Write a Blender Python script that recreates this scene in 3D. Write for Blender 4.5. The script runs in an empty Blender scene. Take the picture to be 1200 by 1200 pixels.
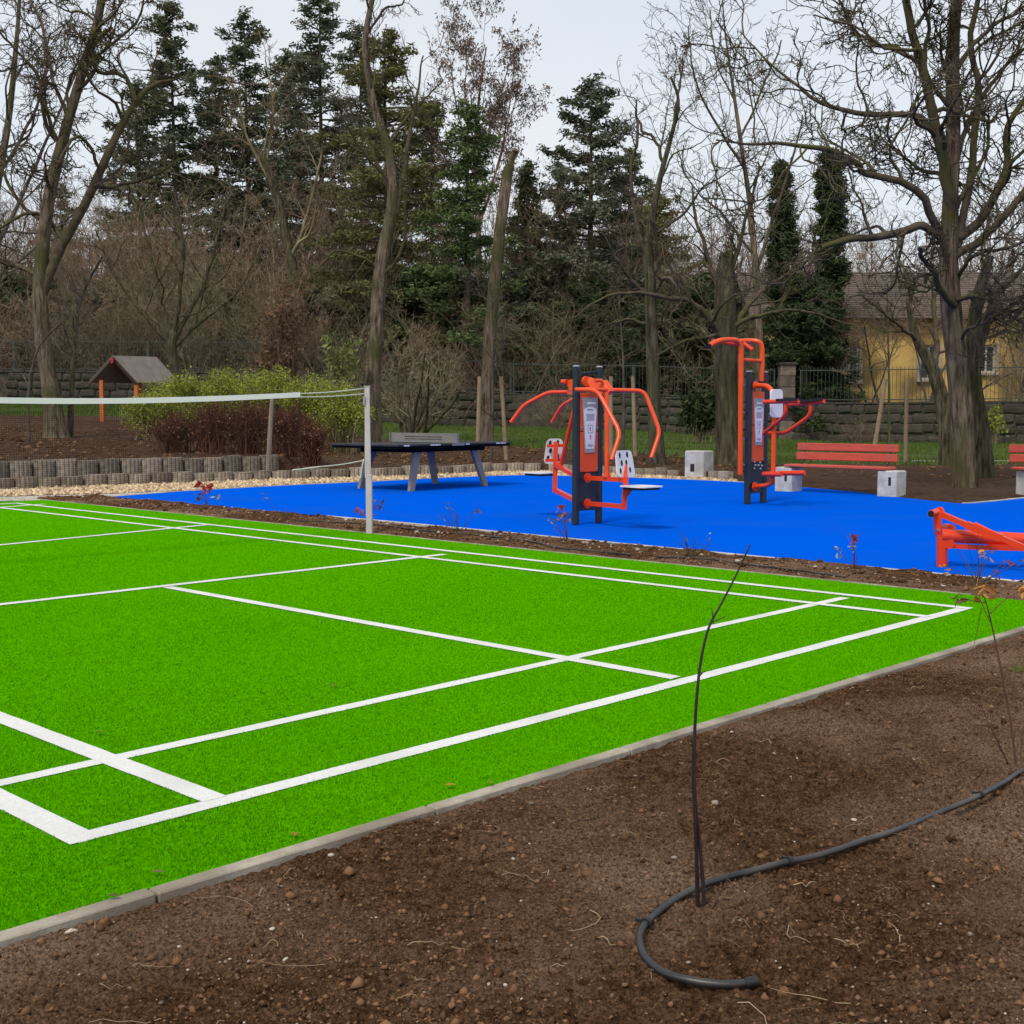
import bpy, math, random
import numpy as np
from mathutils import Vector, Matrix

# ------------------------------------------------------------------ camera, sky, sun, exposure
scene = bpy.context.scene
COL = scene.collection
FPX, PITCH, EYE = 1465.0, 0.0793, 1.29          # focal length in px of a 1200 px frame, tilt, eye height
CP, SP = math.cos(PITCH), math.sin(PITCH)

cam_data = bpy.data.cameras.new("camera")
cam_data.sensor_fit = 'HORIZONTAL'
cam_data.sensor_width = 36.0
cam_data.lens = FPX / 1200.0 * 36.0
cam_data.clip_start = 0.05
cam_data.clip_end = 2000
cam = bpy.data.objects.new("camera", cam_data)
cam.location = (0, 0, EYE)
cam.rotation_euler = (math.pi / 2 - PITCH, 0, 0)
COL.objects.link(cam)
scene.camera = cam

SUN_EL, SUN_AZ = math.radians(52), math.radians(-150)   # azimuth measured from +Y towards +X
world = bpy.data.worlds.new("World")
scene.world = world
world.use_nodes = True
wn, wl = world.node_tree.nodes, world.node_tree.links
for n in list(wn):
    wn.remove(n)
w_out = wn.new('ShaderNodeOutputWorld')
w_bg = wn.new('ShaderNodeBackground')
w_bg.inputs['Strength'].default_value = 0.1
w_sky = wn.new('ShaderNodeTexSky')
w_sky.sky_type = 'NISHITA'
w_sky.sun_disc = False
w_sky.sun_elevation = SUN_EL
w_sky.sun_rotation = SUN_AZ
w_sky.dust_density = 2.0
w_tc = wn.new('ShaderNodeTexCoord')
w_map = wn.new('ShaderNodeMapping')
w_map.inputs['Scale'].default_value = (1.0, 1.0, 2.6)
w_noise = wn.new('ShaderNodeTexNoise')
w_noise.inputs['Scale'].default_value = 1.6
w_noise.inputs['Detail'].default_value = 5
w_ramp = wn.new('ShaderNodeValToRGB')
w_ramp.color_ramp.elements[0].position = 0.3
w_ramp.color_ramp.elements[0].color = (4.4, 4.95, 5.6, 1)
w_ramp.color_ramp.elements[1].position = 0.75
w_ramp.color_ramp.elements[1].color = (5.75, 5.75, 5.8, 1)
w_mix = wn.new('ShaderNodeMixRGB')
w_mix.inputs['Fac'].default_value = 0.84
wl.new(w_tc.outputs['Generated'], w_map.inputs['Vector'])
wl.new(w_map.outputs['Vector'], w_noise.inputs['Vector'])
wl.new(w_noise.outputs['Fac'], w_ramp.inputs['Fac'])
wl.new(w_sky.outputs['Color'], w_mix.inputs['Color1'])
wl.new(w_ramp.outputs['Color'], w_mix.inputs['Color2'])
wl.new(w_mix.outputs['Color'], w_bg.inputs['Color'])
wl.new(w_bg.outputs['Background'], w_out.inputs['Surface'])

sun_data = bpy.data.lights.new("sun", 'SUN')
sun_data.energy = 1.5
sun_data.angle = math.radians(14)
sun_data.color = (1.0, 0.91, 0.78)
sun = bpy.data.objects.new("sun", sun_data)
COL.objects.link(sun)
sdir = Vector((math.sin(SUN_AZ) * math.cos(SUN_EL), math.cos(SUN_AZ) * math.cos(SUN_EL), math.sin(SUN_EL)))
sun.rotation_euler = sdir.to_track_quat('Z', 'Y').to_euler()

scene.view_settings.view_transform = 'Standard'
scene.view_settings.look = 'None'
scene.view_settings.exposure = 0.70
scene.view_settings.gamma = 1.0
scene.view_settings.use_curve_mapping = False

# ------------------------------------------------------------------ helpers
RNG = np.random.default_rng(7)
random.seed(7)

def ray(px, py):
    a, b = (px - 600) / FPX, (600 - py) / FPX
    return Vector((a, CP + b * SP, -SP + b * CP))

def G(px, py, h=0.0):                   # the point of the level z = h seen at a pixel
    r = ray(px, py); t = (h - EYE) / r.z
    return Vector((r.x * t, r.y * t, h))

def P(px, py, depth):                   # the point at a known depth
    r = ray(px, py); t = depth / r.y
    return Vector((r.x * t, depth, EYE + r.z * t))

def mat(name, c1, c2=None, scale=8.0, rough=0.7, bump=0.0, bscale=None, metal=0.0, detail=6, lo=0.35, hi=0.65,
        c3=None, s3=1.0, attr=False, stretch=None, spec=0.4, rand=0.0, bdist=0.02, hi3=0.62, trans=0.0, fine=0.0, fscale=120):
    m = bpy.data.materials.new(name); m.use_nodes = True
    nt = m.node_tree; N, L = nt.nodes, nt.links
    bs = N['Principled BSDF']
    bs.inputs['Roughness'].default_value = rough
    bs.inputs['Metallic'].default_value = metal
    bs.inputs['Specular IOR Level'].default_value = spec
    if c2 is None:
        c2 = tuple(v * 0.8 for v in c1)
    tc = N.new('ShaderNodeTexCoord'); vec = tc.outputs['Object']
    if stretch:
        mp = N.new('ShaderNodeMapping'); mp.inputs['Scale'].default_value = stretch
        L.new(vec, mp.inputs['Vector']); vec = mp.outputs['Vector']
    if attr:
        at = N.new('ShaderNodeAttribute'); at.attribute_name = 'v'; fac = at.outputs['Fac']
    else:
        nz = N.new('ShaderNodeTexNoise'); nz.inputs['Scale'].default_value = scale; nz.inputs['Detail'].default_value = detail
        nz.inputs['Roughness'].default_value = 0.65
        L.new(vec, nz.inputs['Vector']); fac = nz.outputs['Fac']
    rp = N.new('ShaderNodeValToRGB')
    rp.color_ramp.elements[0].color = (*c1, 1); rp.color_ramp.elements[1].color = (*c2, 1)
    rp.color_ramp.elements[0].position = 0.0 if attr else lo
    rp.color_ramp.elements[1].position = 1.0 if attr else hi
    L.new(fac, rp.inputs['Fac']); col = rp.outputs['Color']
    if c3 is not None:
        n3 = N.new('ShaderNodeTexNoise'); n3.inputs['Scale'].default_value = s3; n3.inputs['Detail'].default_value = 4
        L.new(tc.outputs['Object'], n3.inputs['Vector'])
        r3 = N.new('ShaderNodeValToRGB')
        r3.color_ramp.elements[0].position = 0.45; r3.color_ramp.elements[1].position = hi3
        L.new(n3.outputs['Fac'], r3.inputs['Fac'])
        mx = N.new('ShaderNodeMixRGB'); mx.inputs['Color2'].default_value = (*c3, 1)
        L.new(r3.outputs['Color'], mx.inputs['Fac']); L.new(col, mx.inputs['Color1']); col = mx.outputs['Color']
    if fine > 0:
        n4 = N.new('ShaderNodeTexNoise'); n4.inputs['Scale'].default_value = fscale; n4.inputs['Detail'].default_value = 5; n4.inputs['Roughness'].default_value = .75
        L.new(tc.outputs['Object'], n4.inputs['Vector'])
        m4 = N.new('ShaderNodeMapRange'); m4.inputs['From Min'].default_value = .36; m4.inputs['From Max'].default_value = .64
        m4.inputs['To Min'].default_value = 1 - fine; m4.inputs['To Max'].default_value = 1 + fine
        L.new(n4.outputs['Fac'], m4.inputs['Value'])
        x4 = N.new('ShaderNodeMixRGB'); x4.blend_type = 'MULTIPLY'; x4.inputs['Fac'].default_value = 1
        L.new(col, x4.inputs['Color1']); L.new(m4.outputs['Result'], x4.inputs['Color2']); col = x4.outputs['Color']
    if rand > 0:
        oi = N.new('ShaderNodeObjectInfo'); hs = N.new('ShaderNodeHueSaturation')
        mr = N.new('ShaderNodeMapRange'); mr.inputs['To Min'].default_value = 1 - rand; mr.inputs['To Max'].default_value = 1 + rand
        L.new(oi.outputs['Random'], mr.inputs['Value']); L.new(mr.outputs['Result'], hs.inputs['Value'])
        L.new(col, hs.inputs['Color']); col = hs.outputs['Color']
    L.new(col, bs.inputs['Base Color'])
    if trans > 0:
        tr = N.new('ShaderNodeBsdfTranslucent'); ms = N.new('ShaderNodeMixShader'); ms.inputs['Fac'].default_value = trans
        L.new(col, tr.inputs['Color']); L.new(bs.outputs['BSDF'], ms.inputs[1]); L.new(tr.outputs['BSDF'], ms.inputs[2])
        L.new(ms.outputs['Shader'], N['Material Output'].inputs['Surface'])
    if bump > 0:
        nb = N.new('ShaderNodeTexNoise'); nb.inputs['Scale'].default_value = bscale or scale * 3; nb.inputs['Detail'].default_value = 8
        nb.inputs['Roughness'].default_value = 0.7
        L.new(vec, nb.inputs['Vector'])
        bp = N.new('ShaderNodeBump'); bp.inputs['Strength'].default_value = bump; bp.inputs['Distance'].default_value = bdist
        L.new(nb.outputs['Fac'], bp.inputs['Height']); L.new(bp.outputs['Normal'], bs.inputs['Normal'])
    return m

def mesh_np(name, verts, faces, attr=None, smooth=False):
    verts = np.asarray(verts, np.float32).reshape(-1, 3); faces = np.asarray(faces, np.int32)
    M, k = faces.shape
    me = bpy.data.meshes.new(name)
    me.vertices.add(len(verts)); me.vertices.foreach_set('co', verts.ravel())
    me.loops.add(M * k); me.loops.foreach_set('vertex_index', faces.ravel())
    me.polygons.add(M); me.polygons.foreach_set('loop_start', np.arange(M, dtype=np.int32) * k)
    if smooth:
        me.polygons.foreach_set('use_smooth', np.ones(M, bool))
    if attr is not None:
        a = me.attributes.new('v', 'FLOAT', 'POINT'); a.data.foreach_set('value', np.asarray(attr, np.float32))
    me.update(calc_edges=True)
    return me

def obj(name, me, material=None, parent=None, loc=None):
    o = bpy.data.objects.new(name, me)
    if me is not None:
        me.name = name
        if material is not None and not len(me.materials):
            me.materials.append(material)
    COL.objects.link(o)
    if parent is not None:
        o.parent = parent
        o.matrix_parent_inverse = Matrix.Translation(-parent.location) if parent.parent is None else Matrix.Identity(4)
        if parent.parent is not None:
            o.matrix_parent_inverse = (parent.matrix_parent_inverse if parent.type == 'EMPTY' else Matrix.Identity(4))
    if loc is not None:
        o.location = loc
    return o

def tag(o, label=None, cat=None, group=None, kind=None):
    if label: o['label'] = label
    if cat: o['category'] = cat
    if group: o['group'] = group
    if kind: o['kind'] = kind
    return o

def thing(name, loc, label, cat, group=None):
    o = bpy.data.objects.new(name, None); o.empty_display_size = 0.1
    o.location = loc; COL.objects.link(o)
    return tag(o, label, cat, group)

def struct(name, me, m):
    return tag(obj(name, me, m), kind='structure')

class MB:
    """collects simple solids, builds ONE mesh object"""
    def __init__(s): s.v = []; s.f = []
    def add(s, vs, fs):
        b = len(s.v); s.v += [tuple(v) for v in vs]; s.f += [tuple(i + b for i in f) for f in fs]; return s
    def prism(s, base, off):                       # polygon loop + extrusion vector
        n = len(base); base = [Vector(b) for b in base]; off = Vector(off)
        vs = base + [b + off for b in base]
        fs = [tuple(range(n))[::-1], tuple(range(n, 2 * n))] + [(i, (i + 1) % n, n + (i + 1) % n, n + i) for i in range(n)]
        return s.add(vs, fs)
    def box(s, c, ax, ay, az):                     # centre + three half-axis vectors
        c, ax, ay, az = map(Vector, (c, ax, ay, az))
        return s.prism([c - ax - ay - az, c + ax - ay - az, c + ax + ay - az, c - ax + ay - az], az * 2)
    def bbox(s, c, ax, ay, az, b=0.01):            # box with chamfered vertical and top edges
        c, ax, ay, az = map(Vector, (c, ax, ay, az))
        def ring(kx, ky, z, cut):
            r = []
            lx, ly = ax.length, ay.length
            x, y = ax / lx, ay / ly
            for sx, sy, first in ((-1, -1, 0), (1, -1, 1), (1, 1, 0), (-1, 1, 1)):
                p1 = c + x * sx * (lx - kx - cut) + y * sy * (ly - ky)
                p2 = c + x * sx * (lx - kx) + y * sy * (ly - ky - cut)
                if first: p1, p2 = p1, p2
                pair = (p2, p1) if (sx, sy) in ((-1, -1), (1, 1)) else (p1, p2)
                r += [q + z for q in pair]
            return r
        lz = az.length; z = az / lz
        rings = [ring(b, b, -z * lz, b), ring(0, 0, -z * (lz - b), b), ring(0, 0, z * (lz - b), b), ring(b, b, z * lz, b)]
        vs = sum(rings, []); fs = [tuple(range(8))[::-1], tuple(range(24, 32))]
        for k in range(3):
            for i in range(8):
                j = (i + 1) % 8; fs.append((k * 8 + i, k * 8 + j, k * 8 + 8 + j, k * 8 + 8 + i))
        return s.add(vs, fs)
    def tube(s, path, r, k=10, caps=True, bend=0.0, square=False):
        path = [Vector(p) for p in path]
        rr = list(r) if isinstance(r, (list, tuple)) else [r] * len(path)
        if bend > 0 and len(path) > 2:
            np_, nr = [path[0]], [rr[0]]
            for i in range(1, len(path) - 1):
                a, b, c = path[i - 1], path[i], path[i + 1]
                d1 = min(bend, (a - b).length * .45); d2 = min(bend, (c - b).length * .45)
                p0 = b + (a - b).normalized() * d1; p2 = b + (c - b).normalized() * d2
                for t in (0, .25, .5, .75, 1):
                    np_.append(p0 * (1 - t) ** 2 + b * 2 * t * (1 - t) + p2 * t * t); nr.append(rr[i])
            np_.append(path[-1]); nr.append(rr[-1]); path, rr = np_, nr
        n = len(path); vs = []; prev = None
        for i, p in enumerate(path):
            t = ((path[min(i + 1, n - 1)] - path[max(i - 1, 0)])).normalized()
            if prev is None:
                ref = Vector((0, 0, 1)) if abs(t.z) < .9 else Vector((0, 1, 0))
                n1 = t.cross(ref).normalized()
            else:
                n1 = (prev - t * prev.dot(t)).normalized()
            prev = n1; n2 = t.cross(n1)
            for j in range(k):
                a = 2 * math.pi * (j + .5) / k
                vs.append(p + (n1 * math.cos(a) + n2 * math.sin(a)) * rr[i] * (1.3 if square else 1))
        fs = [(i * k + j, i * k + (j + 1) % k, (i + 1) * k + (j + 1) % k, (i + 1) * k + j) for i in range(n - 1) for j in range(k)]
        if caps:
            fs += [tuple(range(k))[::-1], tuple(range((n - 1) * k, n * k))]
        return s.add(vs, fs)
    def disc(s, c, axis, r, th, k=16):
        c, a = Vector(c), Vector(axis).normalized()
        return s.tube([c - a * th / 2, c + a * th / 2], r, k)
    def build(s, name, material, parent=None, smooth=False):
        me = bpy.data.meshes.new(name); me.from_pydata(s.v, [], s.f)
        if smooth:
            for p in me.polygons:
                p.use_smooth = len(p.vertices) == 4
            me.set_sharp_from_angle(angle=math.radians(40))
        return obj(name, me, material, parent)

def hash2(ix, iy, seed):
    n = (ix.astype(np.int64) * 374761393 + iy.astype(np.int64) * 668265263 + seed * 1442695041) & 0x7fffffff
    n = ((n ^ (n >> 13)) * 1274126177) & 0x7fffffff
    n = (n ^ (n >> 16)) & 0x7fffffff
    return n / 0x7fffffff

def vnoise(x, y, seed=0):
    ix, iy = np.floor(x), np.floor(y); fx, fy = x - ix, y - iy
    fx, fy = fx * fx * (3 - 2 * fx), fy * fy * (3 - 2 * fy)
    a, b = hash2(ix, iy, seed), hash2(ix + 1, iy, seed); c, d = hash2(ix, iy + 1, seed), hash2(ix + 1, iy + 1, seed)
    return (a * (1 - fx) + b * fx) * (1 - fy) + (c * (1 - fx) + d * fx) * fy

def fbm(x, y, octv=5, seed=0, gain=.5):
    s = 0; a = 1; t = 0
    for o in range(octv):
        s = s + a * vnoise(x * 2 ** o + 17.3 * o, y * 2 ** o - 9.1 * o, seed + o); t += a; a *= gain
    return s / t - .5

def grid_faces(nr, nc):
    i = np.arange(nr - 1)[:, None] * nc + np.arange(nc - 1)[None, :]
    return np.stack([i, i + 1, i + nc + 1, i + nc], -1).reshape(-1, 4)

def sheet(name, pts, z, m, structure=True, parent=None):
    me = bpy.data.meshes.new(name)
    me.from_pydata([(p[0], p[1], z) for p in pts], [], [tuple(range(len(pts)))])
    me.update()
    if me.polygons[0].normal.z < 0: me.flip_normals()
    o = obj(name, me, m, parent)
    if structure: o['kind'] = 'structure'
    return o

ICO_V = None
def ico():
    global ICO_V
    t = (1 + 5 ** .5) / 2
    v = np.array([(-1, t, 0), (1, t, 0), (-1, -t, 0), (1, -t, 0), (0, -1, t), (0, 1, t), (0, -1, -t), (0, 1, -t), (t, 0, -1), (t, 0, 1), (-t, 0, -1), (-t, 0, 1)], float)
    v /= np.linalg.norm(v[0])
    f = np.array([(0, 11, 5), (0, 5, 1), (0, 1, 7), (0, 7, 10), (0, 10, 11), (1, 5, 9), (5, 11, 4), (11, 10, 2), (10, 7, 6), (7, 1, 8), (3, 9, 4), (3, 4, 2), (3, 2, 6), (3, 6, 8), (3, 8, 9), (4, 9, 5), (2, 4, 11), (6, 2, 10), (8, 6, 7), (9, 8, 1)])
    return v, f

def lumps(centres, sizes, flat=.7, jit=.25, rng=RNG, low=False):
    """many irregular little stones in one vertex/face set"""
    if low:
        v = np.array([(1, 0, 0), (-1, 0, 0), (0, 1, 0), (0, -1, 0), (0, 0, 1), (0, 0, -1)], float)
        f = np.array([(0, 2, 4), (2, 1, 4), (1, 3, 4), (3, 0, 4), (2, 0, 5), (1, 2, 5), (3, 1, 5), (0, 3, 5)])
    else:
        v, f = ico()
    n = len(centres); k = len(v)
    a = rng.uniform(0, 6.28, n); ca, sa = np.cos(a)[:, None], np.sin(a)[:, None]
    q = v[None] * (1 + rng.normal(0, jit, (n, k, 1))) * np.stack([rng.uniform(.7, 1.3, n), rng.uniform(.6, 1., n), rng.uniform(.75, 1.1, n) * flat], 1)[:, None, :]
    q = np.stack([q[..., 0] * ca - q[..., 1] * sa, q[..., 0] * sa + q[..., 1] * ca, q[..., 2]], -1)
    q = q * np.asarray(sizes)[:, None, None] + np.asarray(centres)[:, None, :]
    ff = f[None] + (np.arange(n) * k)[:, None, None]
    return q.reshape(-1, 3), ff.reshape(-1, 3), np.repeat(rng.uniform(0, 1, n), k)

# ---- branches
def tubes_np(Pp, R, k):
    B, n, _ = Pp.shape
    T = np.gradient(Pp, axis=1); T /= np.linalg.norm(T, axis=2, keepdims=True) + 1e-9
    mt = np.abs(T.mean(1)); ax = np.eye(3)[np.argmin(mt, 1)][:, None, :]
    n1 = np.cross(T, np.broadcast_to(ax, T.shape)); n1 /= np.linalg.norm(n1, axis=2, keepdims=True) + 1e-9
    n2 = np.cross(T, n1)
    a = np.arange(k) * 2 * np.pi / k
    V = Pp[:, :, None, :] + R[:, :, None, None] * (np.cos(a)[None, None, :, None] * n1[:, :, None, :] + np.sin(a)[None, None, :, None] * n2[:, :, None, :])
    i = np.arange(n - 1)[:, None] * k; j = np.arange(k)[None, :]; j2 = (j + 1) % k
    f = np.stack([i + j, i + j2, i + k + j2, i + k + j], -1).reshape(-1, 4)
    F = f[None] + (np.arange(B) * n * k)[:, None, None]
    return V.reshape(-1, 3), F.reshape(-1, 4)

def cat(parts):
    V, F, o = [], [], 0
    for v, f in parts:
        V.append(v); F.append(f + o); o += len(v)
    return np.concatenate(V), np.concatenate(F)

def resample(path, rad, n):
    path = np.asarray(path, float); rad = np.asarray(rad, float)
    # Catmull-Rom through the traced points
    m = len(path); t = np.linspace(0, m - 1, n); i = np.clip(t.astype(int), 0, m - 2); u = (t - i)[:, None]
    p = lambda q: path[np.clip(q, 0, m - 1)]
    p0, p1, p2, p3 = p(i - 1), p(i), p(i + 1), p(i + 2)
    q = .5 * (2 * p1 + (p2 - p0) * u + (2 * p0 - 5 * p1 + 4 * p2 - p3) * u ** 2 + (3 * p1 - p0 - 3 * p2 + p3) * u ** 3)
    return q, np.interp(t, np.arange(m), rad)

def sprout(Pp, R, k, rng, tmin=.25, tmax=1., ang=(.5, 1.1), ln=(.4, .8), rf=.6, rend=.25, n=6, wob=.18, up=.05, zig=0.0, rmin=.004, absln=False):
    """k children on every parent branch; returns their polylines and radii"""
    B, m, _ = Pp.shape
    seg = np.linalg.norm(np.diff(Pp, axis=1), axis=2).sum(1)
    t = tmin + (tmax - tmin) * (np.arange(k)[None, :] + rng.uniform(0, 1, (B, k))) / k
    x = t * (m - 1); i = np.clip(x.astype(int), 0, m - 2); u = (x - i)[..., None]
    bi = np.arange(B)[:, None]
    pos = Pp[bi, i] * (1 - u) + Pp[bi, i + 1] * u
    tan = Pp[bi, i + 1] - Pp[bi, i]; tan /= np.linalg.norm(tan, axis=2, keepdims=True) + 1e-9
    r0 = (R[bi, i] * (1 - u[..., 0]) + R[bi, i + 1] * u[..., 0]) * rf
    rv = rng.normal(0, 1, (B, k, 3)); rv -= tan * (rv * tan).sum(2, keepdims=True); rv /= np.linalg.norm(rv, axis=2, keepdims=True) + 1e-9
    a = rng.uniform(*ang, (B, k))[..., None]
    d = tan * np.cos(a) + rv * np.sin(a)
    L = rng.uniform(*ln, (B, k)) * (1 if absln else seg[:, None] * (1.15 - .6 * t))
    Nn = B * k
    pos, d, L, r0 = pos.reshape(Nn, 3), d.reshape(Nn, 3), L.reshape(Nn), np.maximum(r0.reshape(Nn), rmin)
    out = np.zeros((Nn, n, 3)); out[:, 0] = pos; st = (L / (n - 1))[:, None]
    for s in range(1, n):
        d = d + rng.normal(0, wob, (Nn, 3)) + np.array([0, 0, up])
        d /= np.linalg.norm(d, axis=1, keepdims=True) + 1e-9
        out[:, s] = out[:, s - 1] + d * st
    rad = r0[:, None] * np.linspace(1, rend, n)[None, :]
    return out, np.maximum(rad, rmin * .8)

def bark_trunk(path, rad, n=40, k=28, ridge=.1, seed=0, flare=0.35, ncyc=9, cut=False):
    q, r = resample(path, rad, n)
    zz = np.concatenate([[0], np.cumsum(np.linalg.norm(np.diff(q, axis=0), axis=1))])
    T = np.gradient(q, axis=0); T /= np.linalg.norm(T, axis=1, keepdims=True)
    n1 = np.cross(T, np.array([0, 1., 0])); n1 /= np.linalg.norm(n1, axis=1, keepdims=True); n2 = np.cross(T, n1)
    a = np.arange(k) * 2 * np.pi / k
    A, Z = np.meshgrid(a, zz)
    per = np.stack([np.cos(A), np.sin(A)], -1)
    nz = fbm(per[..., 0] * ncyc / 2.2 + 40 + .35 * np.sin(Z * 1.3), per[..., 1] * ncyc / 2.2 + 40 + Z * .55, 3, seed)
    lump = fbm(per[..., 0] * .9 + 10, per[..., 1] * .9 + Z * .6 + 20, 2, seed + 5)
    rr = r[:, None] * (1 + ridge * 2.4 * nz + .25 * lump)
    fl = np.exp(-zz / .35)[:, None] * flare * (1 + .7 * np.cos(A * 5 + seed))
    rr = rr * (1 + np.maximum(fl, 0))
    V = q[:, None, :] + rr[..., None] * (np.cos(A)[..., None] * n1[:, None, :] + np.sin(A)[..., None] * n2[:, None, :])
    i = np.arange(n - 1)[:, None] * k; j = np.arange(k)[None, :]; j2 = (j + 1) % k
    F = np.stack([i + j, i + j2, i + k + j2, i + k + j], -1).reshape(-1, 4)
    V = V.reshape(-1, 3)
    if cut:
        V = np.concatenate([V, q[-1:][:] + T[-1:] * .02]); c = len(V) - 1; o = (n - 1) * k
        capf = np.array([(o + jj, o + (jj + 1) % k, c, c) for jj in range(0, k)])
        F = np.concatenate([F, np.stack([capf[:, 0], capf[:, 1], capf[:, 2], capf[:, 2]], 1)])
        F = F[:-k]  # quads only; the lid follows as thin quads below
        lid = []
        for jj in range(0, k, 2):
            lid.append((o + jj, o + (jj + 1) % k, o + (jj + 2) % k, c))
        F = np.concatenate([F, np.array(lid)])
    return V, F, q, r
# ------------------------------------------------------------------ materials
M = {}
M['turf'] = mat('turf', (.060, .29, .0), (.092, .39, .0), scale=55, rough=.85, bump=.7, bscale=160, detail=8, spec=0, c3=(.068, .33, .0), s3=.8, bdist=.01)
M['blade'] = mat('turf_blade', (.068, .275, .0), (.140, .48, .0), attr=True, rough=1, spec=0, trans=.2)
M['white_turf'] = mat('white_turf', (.64, .64, .62), (.74, .74, .73), fine=.10, fscale=200, c3=(.56, .56, .53), s3=3.0, hi3=.8, scale=60, rough=.9, bump=.35, bscale=150, spec=.2)
M['white_blade'] = mat('white_blade', (.54, .54, .52), (.80, .80, .79), attr=True, rough=.85, spec=.2, trans=.15)
M['blue'] = mat('blue_rubber', (.0, .093, .65), (.0, .086, .60), scale=90, rough=.95, bump=.15, bscale=220, spec=0, c3=(.003, .088, .59), s3=.6, bdist=.006, fine=.16, fscale=140)
M['soil'] = mat('soil', (.064, .032, .016), (.240, .132, .072), scale=22, rough=.95, bump=1., bscale=60, detail=11, spec=0, c3=(.34, .22, .145), s3=.85, lo=.33, hi=.68, hi3=.66, bdist=.06, fine=.75, fscale=100)
M['soil_far'] = mat('soil_far', (.044, .0225, .0125), (.125, .068, .038), scale=5, rough=.95, bump=1., bscale=14, detail=10, spec=.1, bdist=.12, c3=(.10, .066, .045), s3=.35, hi3=.7, fine=.4, fscale=9)
M['clod'] = mat('clod', (.046, .0235, .012), (.215, .12, .067), attr=True, rough=.95, spec=0)
M['pebble'] = mat('pebble', (.14, .10, .07), (.50, .43, .35), attr=True, rough=.8, spec=.3)
M['gravel'] = mat('gravel', (.20, .125, .065), (.72, .56, .36), attr=True, rough=.8, spec=.25)
M['gravel_bed'] = mat('gravel_bed', (.10, .065, .035), (.42, .31, .19), scale=30, rough=.9, bump=1., bscale=40, spec=.2)
M['straw'] = mat('straw', (.22, .145, .075), (.52, .40, .25), attr=True, rough=.8, spec=.25)
M['kerb'] = mat('kerb_concrete', (.27, .235, .185), (.42, .375, .305), scale=14, rough=.9, bump=.35, bscale=70, c3=(.13, .095, .065), s3=3.5, rand=.07, hi3=.75)
M['concrete'] = mat('concrete', (.40, .385, .355), (.60, .59, .56), scale=6, rough=.85, bump=.25, bscale=50, c3=(.30, .275, .235), s3=2.2, hi3=.75)
M['palisade'] = mat('palisade_concrete', (.20, .165, .13), (.37, .31, .25), scale=7, rough=.92, bump=.35, bscale=30, c3=(.09, .075, .055), s3=3, rand=.32)
M['path'] = mat('path_concrete', (.36, .32, .28), (.46, .41, .36), scale=5, rough=.9, bump=.2, bscale=30)
M['lawn'] = mat('lawn', (.028, .052, .010), (.075, .115, .022), scale=3, rough=.95, bump=.8, bscale=20, spec=.1, c3=(.055, .042, .022), s3=.7, hi3=.72)
M['grass'] = mat('grass_blade', (.040, .075, .012), (.135, .20, .036), attr=True, rough=.8, spec=.15, trans=.2)
M['hose'] = mat('hose_plastic', (.012, .012, .013), (.026, .025, .025), scale=9, rough=.36, bump=.1, bscale=80, spec=.5, c3=(.085, .072, .058), s3=5, hi3=.8)
M['clip'] = mat('hose_clip', (.012, .012, .012), (.022, .022, .022), scale=20, rough=.5)

# ------------------------------------------------------------------ the ground in outline
def interp(x, xs, ys): return np.interp(x, xs, ys)
PAL_X = [-400, 0, 100, 200, 335, 440, 520, 580, 640, 720, 800, 855]
PAL_Y = [594, 574.5, 570.5, 567, 562, 559.5, 556.5, 553.5, 552.5, 556, 560, 563.5]
def pal_depth(px):
    py = np.interp(px, PAL_X, PAL_Y)
    b = (600 - py) / FPX
    t = -EYE / (-SP + b * CP)
    return (CP + b * SP) * t
def level(px, y):
    """height of the natural ground at column px and depth y"""
    px = np.asarray(px, float); y = np.asarray(y, float)
    d0 = np.where(px < 860, pal_depth(px), 24.0)
    two = px < 338
    h0 = np.where(px < 858, .15, 0.0)
    far = np.interp(px, [-400, 330, 440, 520, 700, 900, 1000, 1700], [1.75, 1.6, .85, .66, .55, .1, 0, 0])
    near = np.where(two, .36, h0)
    q = np.clip((y - d0 - .9) / (60 - d0 - .9), 0, 1)
    h = near + (far - near) * q
    h = np.where(y < d0 + .85, h0, h)
    h = np.where(y < d0 + .03, -.05, h)
    h = np.where((px > 860) & (y < 24), 0.0, h)
    return h
def ground_at(px, depth):
    x = (px - 600) / FPX * depth * (CP + SP * SP / CP)
    return Vector((x, depth, float(level(px, depth))))
def ground_xy(x, y):
    return float(level(600 + x / y * FPX / (CP + SP * SP / CP), y))

# a sheet under everything, out to the horizon
sheet('ground', [(-450, -200), (450, -200), (450, 500), (-450, 500)], -.12, M['soil_far'])

cols = np.linspace(-1500, 2700, 420)
rows_a = np.array([-18., -8., -2., .0, .02, .05])
rows_b = np.concatenate([[.84, .88], .9 + np.geomspace(.15, 260, 90)])
Vt = []
for off in np.concatenate([rows_a, rows_b]):
    d0 = np.where(cols < 860, pal_depth(cols), 23.9)
    y = np.maximum(d0 + off, 1.0)
    z = level(cols, y)
    z = np.where((cols > 860) & (off <= .05), -.05, z)
    x = (cols - 600) / FPX * y * (CP + SP * SP / CP)
    if off > .2:
        z = z + .10 * fbm(x * .35, y * .35, 4, 3) * np.clip((y - d0) / 4, 0, 1) + .05 * fbm(x * 2.2, y * 2.2, 3, 9) * np.clip((y - d0 - .9) / .5, 0, 1)
    Vt.append(np.stack([x, y, z], 1))
Vt = np.array(Vt)
terr = struct('soil_terrain', mesh_np('t', Vt.reshape(-1, 3), grid_faces(Vt.shape[0], Vt.shape[1]), smooth=True), M['soil_far'])

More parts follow.
